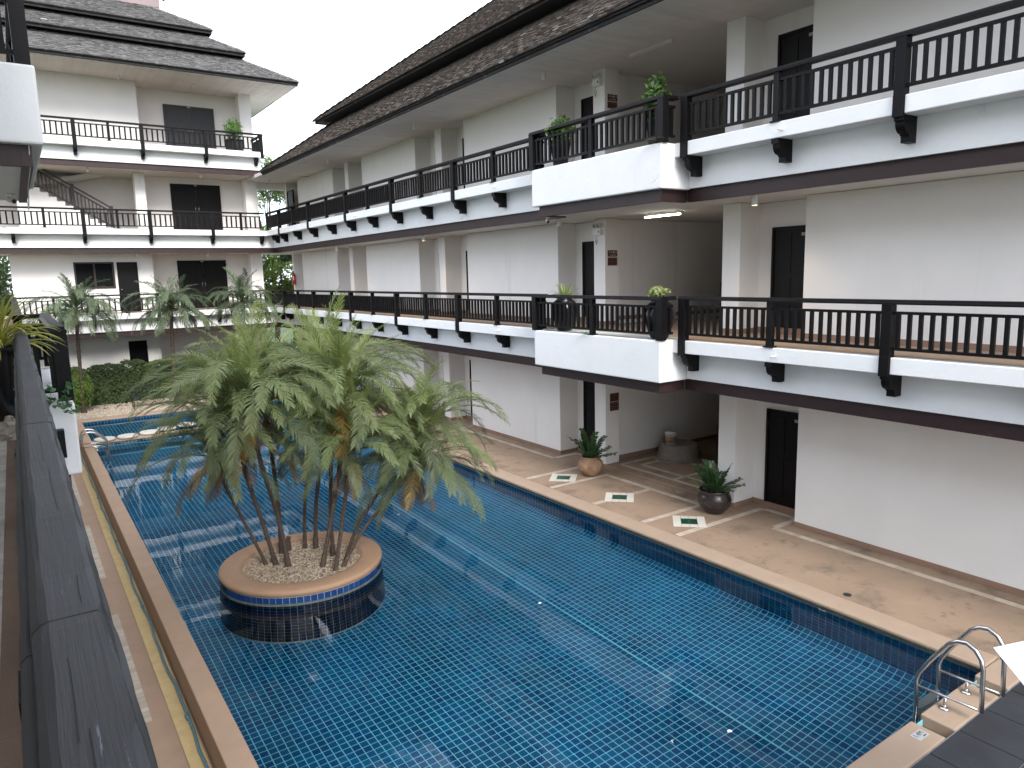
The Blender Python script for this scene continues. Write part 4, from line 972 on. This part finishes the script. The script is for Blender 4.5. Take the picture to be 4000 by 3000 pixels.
ZZ = [stem_mesh('zz_stem', 'zz', .60*s, e, d, 9, .115, .034, 40+i) for i, (s, e, d) in enumerate(((1, 1.40, .4), (1.1, 1.1, .6), (1.05, .80, .55), (.95, .5, .35), (1, 1.25, .15)))]
def potted(name, label, c, prof, m, cat='potted plant', group=None, seg=36):
    t = thing(name, c, label, cat, group)
    obj('pot', MB().lathe(prof, c, seg, .006), m, t, smooth=True)
    r, z = prof[-1]; zs = max(p[1] for p in prof)-.06
    obj('soil', MB().lathe([(0, zs-.02), (prof[-2][0]*.98, zs-.02), (prof[-2][0]*.98, zs), (0.001, zs)], c, 20), 'soil', t)
    return t, Vector((c[0], c[1], c[2]+zs))
def zz_fill(t, p, n_, seed, s=1):
    R = random.Random(seed)
    for i in range(n_):
        a = i*2.4+R.uniform(-.3, .3); M = Matrix.Translation(p+Vector((cos(a), sin(a), 0))*R.uniform(.02, .10)) @ Matrix.Rotation(a, 4, 'Z') @ Matrix.Rotation(R.uniform(-.2, .2), 4, 'X') @ Matrix.Scale(s*R.uniform(.7, 1.1), 4)
        inst('stem', ZZ[i % 5], M, t)
t, p = potted('potted_plant', 'round terracotta pot with a dark glossy plant beside the sign column', (11.0, 12.82, .001), [(.0, 0), (.14, 0), (.18, .02), (.285, .13), (.315, .24), (.29, .34), (.215, .41), (.20, .43), (.235, .475), (.21, .475), (.18, .43), (.18, .40), (.0, .40)], 'terracotta')
zz_fill(t, p, 24, 1, 1.05)
t, p = potted('potted_plant', 'squat dark brown glazed pot with a glossy plant by door 120', (11.17, 9.22, .001), [(.0, 0), (.17, 0), (.20, .03), (.30, .15), (.335, .28), (.315, .37), (.285, .41), (.29, .45), (.315, .48), (.285, .48), (.25, .43), (.0, .41)], 'glaze_dark')
zz_fill(t, p, 26, 2, .95)
def bush_fill(t, c, r, n_, size, m, seed, nm='foliage'):
    R = random.Random(seed); obj(nm, leaf_cloud(n_, ell(c, r, .8, .25), size, R), m, t)
    sm = MB()
    for i in range(7): sm.tube([(c[0], c[1], c[2]-r[2]*1.1), (c[0]+R.gauss(0, r[0]*.4), c[1]+R.gauss(0, r[1]*.4), c[2]+R.uniform(-.2, .5)*r[2])], [.012, .005], 4)
    obj('stem', sm, 'palm_trunk', t)
tall = [(.0, 0), (.13, 0), (.15, .02), (.17, .2), (.21, .42), (.24, .52), (.22, .52), (.19, .45), (.0, .44)]
t, p = potted('potted_shrub', 'bright leafy shrub in a pot at the far end of the top bay', (9.98, 12.55, F2), tall, 'glaze_black')
bush_fill(t, (9.98, 12.55, F2+.72), (.30, .30, .30), 420, .07, 'bush_pot', 31)
t, p = potted('potted_shrub', 'taller leafy shrub in a pot at the near end of the top bay', (9.98, 9.72, F2), tall, 'glaze_black')
bush_fill(t, (9.98, 9.74, F2+.78), (.24, .24, .46), 420, .075, 'bush_pot', 32)
urn = [(.0, 0), (.14, 0), (.17, .03), (.27, .28), (.30, .48), (.24, .64), (.16, .70), (.22, .76), (.18, .76), (.13, .70), (.0, .68)]
t, p = potted('potted_plant', 'spider plant in a large black jar at the far end of the middle bay', (10.02, 12.52, F1), urn, 'glaze_black')
def strap_leaf(name, m, Ls, el, droop, w_, seed, twist=0):
    R = random.Random(seed); mb = MB(); p = Vector((0, 0, 0)); n_ = 9; vs = []
    for i in range(n_+1):
        t_ = i/n_; a = el-droop*t_**1.4; wd = w_*(.55+.9*t_)*(1-t_**3)+.0006; s = Vector((sin(twist*t_)*.3, 1, .0)).normalized()
        vs += [p-s*wd+Vector((0, 0, wd*.5)), p, p+s*wd+Vector((0, 0, wd*.5))]; p = p+Vector((cos(a), 0, sin(a)))*Ls/n_
    mb.add(vs, [f for i in range(n_) for f in ((3*i, 3*i+1, 3*i+4, 3*i+3), (3*i+1, 3*i+2, 3*i+5, 3*i+4))])
    return mb.mesh(name, m, True)
SPD = [strap_leaf('strap_leaf', 'spider', .52*s, e, d, .0105, 60+i, tw) for i, (s, e, d, tw) in enumerate(((1, 1.35, 1.2, .3), (1.1, 1.1, 1.6, -.4), (1, .85, 1.7, .5), (.95, .6, 1.6, -.3), (.9, .3, 1.3, .2), (.8, 1.5, .7, .1)))]
SPP = [strap_leaf('strap_leaf', 'spider_pale', .42*s, e, d, .012, 70+i, tw) for i, (s, e, d, tw) in enumerate(((1, 1.35, 1.1, .3), (1.1, 1.0, 1.5, -.4), (1, .7, 1.6, .5), (.85, 1.5, .6, .1)))]
def strap_fill(t, p, meshes, n_, seed, s=1, spread=.06):
    R = random.Random(seed)
    for i in range(n_):
        a = i*2.39996+R.uniform(-.3, .3)
        inst('leaf', R.choice(meshes), Matrix.Translation(p+Vector((cos(a), sin(a), 0))*R.uniform(0, spread)) @ Matrix.Rotation(a, 4, 'Z') @ Matrix.Rotation(R.uniform(-.25, .25), 4, 'X') @ Matrix.Scale(s*R.uniform(.75, 1.1), 4), t)
strap_fill(t, p, SPP, 60, 3)
t, p = potted('potted_plant', 'cream variegated plant in a black jar at the near end of the middle bay', (9.98, 9.62, F1), urn, 'glaze_black')
bush_fill(t, (9.92, 9.62, F1+.86), (.20, .20, .12), 260, .05, 'spider_pale', 33)
# corner planter box on the highest gallery
t = thing('planter_box', (9.0, 35.0, F3), 'square dark planter with a leafy shrub on the highest gallery', 'planter')
obj('box', MB().box(8.68, 9.32, 34.75, 35.35, F3, F3+.50).box(8.64, 9.36, 34.71, 35.39, F3+.501, F3+.56), 'glaze_dark', t, bevel=.01)
bush_fill(t, (9.0, 35.05, F3+1.02), (.42, .42, .48), 1100, .055, 'bush_pot', 34)
# plant by our own railing
t = thing('potted_plant', (-.26, 8.45, F1), 'yellow striped spider plant in a black pot beside the near handrail', 'potted plant')
obj('pot', MB().lathe([(0, 0), (.17, 0), (.19, .03), (.215, .60), (.235, .68), (.235, .72), (.21, .72), (.19, .66), (0, .65)], (-.26, 8.45, F1), 28), 'glaze_black', t, smooth=True)
strap_fill(t, Vector((-.20, 8.45, F1+.70)), SPD, 170, 9, 1.2, .12)
# vine leaves climbing over the near white bay
vn = thing('vine', (.25, 9.02, 3.4), 'green lobed vine spilling over the white bay corner', 'vine')
vl = MB()
star = [(0, 0), (-.35, .12), (-.5, .42), (-.25, .5), (-.12, .62), (0, 1), (.12, .62), (.25, .5), (.5, .42), (.35, .12)]
VL = MB().add([(x, y, .06*abs(x)) for x, y in star], [(0, 1, 2, 3), (0, 3, 4), (0, 4, 5, 6), (0, 6, 7), (0, 7, 8, 9)]).mesh('vine_leaf', 'vine')
Rv = random.Random(12)
for k in range(5):
    q = Vector((.14+.06*k, 8.98, 3.56)); pts = [q]
    for i in range(6): q = q+Vector((Rv.uniform(-.02, .05), Rv.uniform(-.03, .01), Rv.uniform(-.01, .07) if k % 2 else Rv.uniform(-.06, .05))); pts.append(q.copy())
    vl.tube(pts, .003, 4)
    for q in pts[1:]:
        for _ in range(2):
            M = Matrix.Translation(q+Vector((Rv.gauss(0, .02), -.02, Rv.gauss(0, .02)))) @ Euler((Rv.uniform(.2, 1.3), Rv.uniform(-.6, .6), Rv.uniform(0, 6.28))).to_matrix().to_4x4() @ Matrix.Scale(Rv.uniform(.05, .085), 4)
            inst('leaf', VL, M, vn)
obj('stem', vl, 'vine', vn)
# weeds rooted in the bay walls
wd = thing('dry_fern', (9.62, 9.35, F2-.02), 'dry brown fern growing from the top bay corner', 'fern')
for i in range(16): inst('leaf', [strap_leaf('strap_leaf', 'dry', .22, .7, 1.6, .012, 90+i)][0], Matrix.Translation((9.64, 9.4, F2+.02)) @ Matrix.Rotation(i*2.4, 4, 'Z'), wd)
wd = thing('dry_fern', (9.95, 13.3, F2-.1), 'small dry fern hanging at the far end of the top bay', 'fern')
for i in range(12): inst('leaf', [strap_leaf('strap_leaf', 'dry', .20, .4, 1.4, .010, 120+i)][0], Matrix.Translation((9.95, 13.3, F2-.12)) @ Matrix.Rotation(i*2.4, 4, 'Z'), wd)
wd = thing('weed', (9.62, 11.35, F1), 'small green weed sprouting under the middle bay rail', 'weed')
for i in range(10): inst('leaf', [strap_leaf('strap_leaf', 'bush_pot', .14, .7, 1.2, .016, 140+i)][0], Matrix.Translation((9.63, 11.35, F1+.01)) @ Matrix.Rotation(i*2.4, 4, 'Z'), wd)

# ================================================================== lamps, signs, fittings
def can_lamp(c, lit, label, group, r=.055, h=.17):
    t = thing('ceiling_lamp', c, label, 'lamp', group)
    obj('can', MB().lathe([(r*.8, h), (r, h), (r, 0), (r*.88, 0), (r*.86, .02), (r*.8, .02)], (c[0], c[1], c[2]), 20), 'white_plastic', t, smooth=False)
    obj('bulb', MB().lathe([(0, .02), (r*.84, .02), (r*.84, .026), (0, .026)], c, 14), 'lamp_glow' if lit else 'plate_grey', t)
    if lit:
        ld = bpy.data.lights.new('lamp_light', 'SPOT'); lo = bpy.data.objects.new('lamp_light', ld); link(lo, t); lo.location = (0, 0, .01)
        ld.energy = 22; ld.color = (1, .72, .38); ld.spot_size = radians(120); ld.spot_blend = .8; ld.shadow_soft_size = .03
    return t
GL = 'white cylinder ceiling lamps'
for y, n_ in ((8.2, 'nearest the camera'), (13.94, 'beside the stair hall'), (20.5, 'third from the camera'), (27.9, 'fourth from the camera')):
    can_lamp((10.63, y, 9.245), False, 'unlit white cylinder lamp under the top eave, '+n_, GL)
for y, n_, lit in ((8.16, 'before door 220', True), (13.62, 'beside the bay camera', False), (20.46, 'third from the camera', True), (27.9, 'fourth from the camera', True)):
    can_lamp((10.78, y, 5.915), lit, ('glowing' if lit else 'unlit')+' white cylinder lamp over the middle walkway, '+n_, GL)
for F, zc, w_ in ((F3, 13.24, 'highest'), (F2, F3-1.15, 'second'), (F1, F2-1.15, 'lowest')):
    for x, s_ in ((4.6 if F != F2 else 3.1, 'left'), (7.5, 'right')):
        can_lamp((x, 35.3, zc), False, 'small white lamp on the %s gallery ceiling of the end building, %s one' % (w_, s_), GL)
def tube_light(y0, y1, x, z, lit, label):
    t = thing('tube_light', (x, y0, z), label, 'lamp')
    obj('batten', MB().box(x-.03, x+.03, y0, y1, z+.035, z+.075), 'white_plastic', t)
    obj('tube', MB().tube([(x, y0+.03, z+.015), (x, y1-.03, z+.015)], .016, 10), 'tube_glow' if lit else 'white_plastic', t, smooth=True)
    obj('end_cap', MB().box(x-.02, x+.02, y0, y0+.03, z-.005, z+.034).box(x-.02, x+.02, y1-.03, y1, z-.005, z+.034), 'white_plastic', t)
tube_light(10.74, 11.86, 11.80, 5.99, True, 'glowing tube light under the slab at the middle stair hall')
tube_light(10.76, 11.96, 11.45, 9.355, False, 'unlit tube light under the eave at the top stair hall')
def emergency(z, label):
    t = thing('emergency_light', (11.66, 13.25, z), label, 'lamp', 'emergency lights on the sign column')
    obj('case', MB().box(11.60, 11.689, 13.12, 13.38, z-.10, z+.06), 'white_plastic', t, bevel=.01)
    obj('switch', MB().box(11.596, 11.60, 13.16, 13.19, z-.05, z-.0), 'dark_plastic', t)
    for s in (-1, 1):
        c = Vector((11.63, 13.25+s*.065, z+.13)); h = obj('lamp_head', MB().tube([c+Vector((.03, 0, .01)), c, c+Vector((-.05, -.01, -.02))], [.03, .05, .052], 14), 'white_plastic', t, smooth=True)
        obj('lens', MB().tube([c+Vector((-.05, -.01, -.02)), c+Vector((-.055, -.011, -.022))], [.045, .044], 14), 'steel_dull', h)
    obj('cable', MB().tube([(11.66, 13.33, z-.10), (11.65, 13.34, z-.25), (11.66, 13.32, z-.32), (11.665, 13.30, z-.2)], .006, 5), 'dark_plastic', t)
emergency(9.18, 'twin head emergency light on the top floor sign column'); emergency(5.80, 'twin head emergency light on the middle floor sign column')
def wall_sign(z0, z1, x0, x1, label, lines):
    t = thing('wall_sign', ((x0+x1)/2, 13.04, z0), label, 'sign', 'brown direction signs on the stair hall column')
    obj('board', MB().box(x0, x1, 13.022, 13.039, z0, z1), 'sign_brown', t)
    xm = (x0+x1)/2
    if lines == 'exit':
        text_mesh('lettering', 'Exit', .062, 'sign_text', FACE_NY((x0+.075, 13.0215, z1-.045)), t)
        obj('pictogram', MB().box(x0+.145, x0+.185, 13.019, 13.0219, z1-.070, z1-.022), 'sign_text', t)
        obj('arrow', MB().add([(x0+.20, 13.0205, z1-.050), (x0+.20, 13.0205, z1-.040), (x0+.245, 13.0205, z1-.040), (x0+.245, 13.0205, z1-.050), (x0+.238, 13.0205, z1-.068), (x0+.272, 13.0205, z1-.045), (x0+.238, 13.0205, z1-.022), (x0+.250, 13.0205, z1-.045)], [(0, 3, 2, 1), (4, 5, 7), (7, 5, 6)]), 'sign_text', t)
        text_mesh('lettering', 'ทางหนีไฟ', .055, 'sign_text', FACE_NY((xm, 13.0215, z0+.035)), t)
    elif lines == 'exit_left':
        text_mesh('lettering', '← Exit', .058, 'sign_faint', FACE_NY((xm, 13.0215, z1-.055)), t)
    else:
        h = (z1-z0)/lines
        for i in range(lines):
            obj('print_line', MB().box(x0+.03, x1-.08, 13.0205, 13.0219, z1-h*(i+.68), z1-h*(i+.40)), 'sign_faint', t)
            obj('print_dot', MB().box(x1-.045, x1-.03, 13.0204, 13.0219, z1-h*(i+.65), z1-h*(i+.42)), 'sign_text', t)
wall_sign(8.735, 8.885, 11.78, 12.07, 'brown exit sign with arrow on the top floor column', 'exit'); wall_sign(8.575, 8.715, 11.775, 12.065, 'lower brown room sign on the top floor column', 2)
wall_sign(5.185, 5.335, 11.77, 12.06, 'brown exit sign with arrow on the middle floor column', 'exit'); wall_sign(4.975, 5.165, 11.77, 12.06, 'lower brown room sign on the middle floor column', 3)
wall_sign(1.66, 1.865, 11.83, 12.11, 'weathered brown exit sign on the ground floor column', 'exit_left'); wall_sign(1.43, 1.645, 11.83, 12.11, 'lower brown room sign on the ground floor column', 3)
def cctv(c, d, label):
    t = thing('security_camera', c, label, 'camera'); c = Vector(c); d = Vector(d).normalized()
    obj('mount', MB().lathe([(.045, 0), (.05, -.02), (.02, -.03), (.015, -.07), (0, -.07)], c, 16), 'white_plastic', t, smooth=True)
    b = c+Vector((0, 0, -.09)); obj('body', MB().tube([b-d*.07, b+d*.07], .035, 14), 'white_plastic', t, smooth=True)
    obj('lens', MB().tube([b+d*.0701, b+d*.075], .03, 14), 'dark_plastic', t, smooth=True)
cctv((9.95, 13.0, F2-1.0), (-.6, -1, -.3), 'white security camera hanging under the top bay corner')
cctv((.12, 12.3, F2-.973), (.5, -1, -.3), 'white security camera under the near bay soffit at left edge')
cctv((10.3, 34.55, 9.45), (-.3, -1, -.3), 'small security camera under the eave corner at the passage')
cb = obj('loose_cable', MB().tube([(.30, 9.2, 6.28), (.29, 9.3, 6.05), (.26, 9.6, 5.9), (.27, 10.6, 5.75), (.31, 12.4, 5.88), (.32, 13.0, 6.05)], .006, 5), 'plate_grey', None, smooth=True); tag(cb, 'thin pale cable sagging under the white bay at upper left', 'cable')
t = thing('fire_extinguisher', (11.40, 35.40, 4.6), 'red fire extinguisher on the wall by the middle corner passage', 'extinguisher')
obj('cylinder', MB().lathe([(0, 0), (.08, 0), (.085, .02), (.085, .46), (.05, .54), (.03, .56), (0, .56)], (11.42, 35.40, 4.55), 18), 'red_paint', t, smooth=True)
obj('valve', MB().tube([(11.42, 35.40, 5.10), (11.42, 35.40, 5.18), (11.36, 35.36, 5.18)], .018, 6), 'dark_plastic', t)
obj('tag_label', MB().box(11.35, 11.40, 35.30, 35.318, 4.78, 4.95), 'white_plastic', t)
# dark timber stairs inside the hall, one flight a floor
for F, w_ in ((.085, 'ground'), (F1, 'middle'), (F2, 'top')):
    t = thing('timber_stair', (14.2, 11.4, F), 'dark timber stair side in the %s floor stair hall' % w_, 'stairs', 'stairs in the hall')
    hgt = 1.02 if F != F2 else .35
    obj('side_panel', MB().prism([(13.85, F+.001), (13.85, F+hgt-.07), (13.92, F+hgt), (14.4, F+hgt), (17.4, F+hgt+1.6), (17.4, F+1.0), (14.4, F+.001)], lambda x, z, y: (x, y, z), 11.25, 11.40), 'dark_door', t)
    for i in range(9): obj('tread', MB().box(14.3+.28*i, 14.62+.28*i, 9.6, 11.24, F+.17*i+.13, F+.17*i+.17), 'stair_wood', t)
# upturned tub and paint pail in the ground floor hall
t = thing('stone_tub', (13.55, 12.42, .086), 'grey upturned round tub in the dark ground floor hall', 'tub')
obj('body', MB().lathe([(.0, 0), (.60, 0), (.60, .03), (.55, .05), (.47, .36), (.43, .39), (0, .39)], (13.6, 12.40, .087), 30), 'concrete', t, smooth=False)
obj('lip', MB().lathe([(.585, .0), (.63, .0), (.63, .045), (.585, .045)], (13.6, 12.40, .088), 30), 'concrete', t)
t = thing('paint_pail', (13.38, 12.48, .478), 'white paint pail with brown label standing on the upturned tub', 'bucket')
obj('pail', MB().lathe([(0, 0), (.125, 0), (.14, .27), (.145, .27), (.145, .30), (0, .30)], (13.36, 12.46, .479), 22), 'white_plastic', t, smooth=True)
obj('label_band', MB().lathe([(.130, .05), (.1375, .20)], (13.36, 12.46, .479), 22), 'terracotta', t, smooth=True)
obj('wire_handle', MB().tube([(13.22, 12.46, .70), (13.24, 12.37, .60), (13.36, 12.32, .55), (13.48, 12.37, .60), (13.50, 12.46, .70)], .004, 5), 'steel_dull', t)

# ------------------------------------------------------------------ ladders
def ladder(label, X, Yr, rot):
    """X: the two rail coordinates; Yr maps the local outward distance to the world; rot False: rails in Y-Z planes"""
    t = thing('pool_ladder', (Yr(sum(X)/2, 3.3, 0)), label, 'ladder')
    prof = [(3.64, -1.05), (3.66, -.3), (3.665, .05), (3.675, .20), (3.645, .30), (3.55, .47), (3.43, .66), (3.36, .765), (3.28, .825), (3.19, .845), (3.10, .80), (3.04, .72), (3.015, .62), (3.01, .41), (3.0, .14)]
    for x in X:
        f = [Yr(x, a, z) for a, z in prof]; obj('rail', MB().tube(f, .024, 12), 'steel', t, smooth=True)
        obj('cross_bar', MB().tube([Yr(x, 3.66, .13), Yr(x, 3.015, .155)], .016, 10), 'steel', t, smooth=True)
        fl = obj('support', MB().tube([Yr(x, 3.36, .14), Yr(x, 3.36, .0)], .016, 10), 'steel', t, smooth=True)
        c = Yr(x, 3.36, .001); obj('flange', MB().lathe([(0, 0), (.055, 0), (.055, .012), (.03, .024), (0, .024)], c, 20), 'steel', fl, smooth=True)
    for z in (-.17, -.42, -.67):
        a, b = Yr(X[0], 3.60, z), Yr(X[1], 3.70, z+.025)
        obj('tread', MB().box(min(a[0], b[0]), max(a[0], b[0]), min(a[1], b[1]), max(a[1], b[1]), z, z+.03), 'steel_dull', t)
    return t
ladder('stainless pool ladder at the near corner with two arched handrails', (7.96, 8.47), lambda x, a, z: (x, a, z), False)
ladder('far stainless ladder hooked over the low left pool wall', (23.9, 24.4), lambda x, a, z: (XL+.1+(a-3.44), x, z+.0 if z < .1 else .1+(z-.1)*.62), True)
t = thing('depth_plate', (7.28, 3.29, .001), 'small grey depth plate marked 1.4M on the near coping', 'plate')
obj('plate', MB().box(7.185, 7.375, 3.235, 3.345, .0005, .0045), 'plate_grey', t)
text_mesh('lettering', '1.4M', .075, 'plate_ink', FACE_UP((7.275, 3.30, .0055), 0), t, .0005)
obj('swimmer_mark', MB().box(7.29, 7.34, 3.25, 3.262, .0046, .006), 'plate_ink', t)
# wall fittings of the pool
for y, n_ in ((5.55, 'skimmer'),):
    t = thing('depth_tag', (XP-.01, 5.62, -.07), 'small white depth tag on the right pool wall', 'tag')  # plain depth tag, gives no light
    obj('plate', MB().box(XP-.012, XP-.004, 5.57, 5.67, -.115, -.062), 'white_plastic', t); obj('mark', MB().box(XP-.014, XP-.0121, 5.59, 5.65, -.100, -.085), 'plate_ink', t)
for y, n_ in ((8.15, 'near the dark pot'), (5.95, 'near the ladder end')):
    t = thing('pool_inlet', (XP-.12, y, -1.05), 'pale round inlet on the pool cove, '+n_, 'inlet')
    obj('disc', MB().lathe([(0, 0), (.075, 0), (.075, .012), (.03, .02), (0, .02)], (XP-.20, y, FLOOR+.06), 20), 'white_plastic', t, smooth=True)
    obj('hole', MB().lathe([(0, .0205), (.018, .0205), (.018, .023), (0, .023)], (XP-.20, y, FLOOR+.06), 12), 'dark_plastic', t)
# stepping discs on the divider
for (x, y, n_) in ((1.92, 25.72, 'first from the left wall'), (2.58, 25.76, 'second from the left wall'), (3.23, 25.95, 'third from the left wall'), (3.80, 26.25, 'fourth from the left wall'), (4.48, 26.5, 'fifth from the left wall'), (5.2, 26.6, 'sixth from the left wall')):
    t = thing('stepping_disc', (x, y, -.10), 'round cream stepping disc in the far pool, '+n_, 'stepping stone', 'stepping discs across the far pool')
    obj('top', MB().lathe([(0, -.02), (.285, -.02), (.30, .0), (.30, .03), (.29, .045), (0, .045)], (x, y, -.06), 36), 'white_tile', t)
    obj('stem', MB().lathe([(0, -1.1), (.22, -1.1), (.22, -.021), (0, -.021)], (x, y, -.06), 24), 'wall_tile', t)
# parasol at the near terrace
t = thing('parasol', (5.62, .75, -.01), 'white canvas parasol whose corner shows at the lower right', 'parasol')
tip = Vector((5.34, 1.97, 2.2)); cc = Vector((5.60, .76, 2.62)); R0 = 1.24; a0 = atan2(tip.y-cc.y, tip.x-cc.x)
rim = [(cc.x+R0*cos(a0+i*pi/3), cc.y+R0*sin(a0+i*pi/3), 2.2) for i in range(6)]
cv = MB().add(rim+[tuple(cc)]+[(p[0], p[1], p[2]-.004) for p in rim]+[(cc.x, cc.y, cc.z-.004)], [(i, (i+1) % 6, 6) for i in range(6)]+[((i+1) % 6+7, i+7, 13) for i in range(6)]+[(i, i+7, (i+1) % 6+7, (i+1) % 6) for i in range(6)])
obj('canopy', cv, 'canvas', t)
obj('pole', MB().tube([(cc.x, cc.y, -.01), (cc.x, cc.y, 2.6)], .024, 12), 'steel', t, smooth=True)
obj('base', MB().lathe([(0, 0), (.26, 0), (.26, .05), (.05, .09), (0, .09)], (cc.x, cc.y, -.006), 24), 'concrete', t)
for i in range(6): obj('rib', MB().tube([(cc.x, cc.y, cc.z-.02), (rim[i][0], rim[i][1], rim[i][2]-.012)], .008, 5), 'steel_dull', t)
# garden bench
t = thing('garden_bench', (4.3, 31.1, -.03), 'dark iron garden bench on the gravel before the hedge', 'bench')
bk = MB(); x0, x1, yb, z1 = 3.4, 5.0, 31.3, .86
arch = [(x0+(x1-x0)*i/12, yb, z1-.12+.12*sin(pi*i/12)) for i in range(13)]
bk.tube(arch, .018, 6).tube([(x0, yb, .48), (x1, yb, .48)], .015, 6)
obj('back_frame', bk, 'iron', t, smooth=True)
for i in range(1, 26):
    x = x0+(x1-x0)*i/26; h = z1-.12+.12*sin(pi*i/26)
    obj('back_bar', MB().tube([(x, yb, .48), (x+.03*(-1)**i, yb-.01, (h+.48)/2), (x, yb, h)], .006, 4), 'iron', t)
for i in range(6): obj('seat_slat', MB().box(x0, x1, 30.88+.07*i, 30.93+.07*i, .42, .44), 'iron', t)
for x in (x0+.02, x1-.02):
    obj('leg', MB().tube([(x, 30.88, -.03), (x, 30.90, .42), (x, 30.9, .60), (x, 31.28, .62)], .018, 6), 'iron', t, smooth=True); obj('leg', MB().tube([(x, 31.34, -.03), (x, yb, .45), (x, yb, z1-.1)], .018, 6), 'iron', t, smooth=True)
# crumpled sack on our walkway
t = MB(); Rs = random.Random(3); pr = []
for i in range(7):
    z = .19*i/6; pr.append((.085*sin(pi*min(.95, .25+.75*i/6))+.01, z))
sk = obj('rag_bundle', MB().lathe(pr, (-.13, 7.3, F1-.003), 14, .0), 'sack'); tag(sk, 'crumpled pale rag bundle on our walkway floor behind the handrail', 'rag')
for v in sk.data.vertices: v.co += Vector((Rs.gauss(0, .014), Rs.gauss(0, .014), Rs.gauss(0, .010) if v.co.z > F1+.02 else 0))
# petals floating on the water
pm = MB().add([(-.5, -.2, 0), (.1, -.4, .1), (.5, 0, .05), (.1, .4, .12), (-.4, .3, 0)], [(0, 1, 2, 3, 4)]).mesh('petal', 'canvas')
for (x, y, n_) in ((6.1, 8.3, 'right of the planter'), (3.2, 23.5, 'before the stepping discs'), (5.9, 4.6, 'near the ladder'), (6.2, 13.4, 'behind the right palms')):
    o = inst('fallen_petal', pm, TRS((x, y, WATER+.004), (.06, .06, .06), (0, 0, x)), None); tag(o, 'tiny white petal floating on the water '+n_, 'petal')
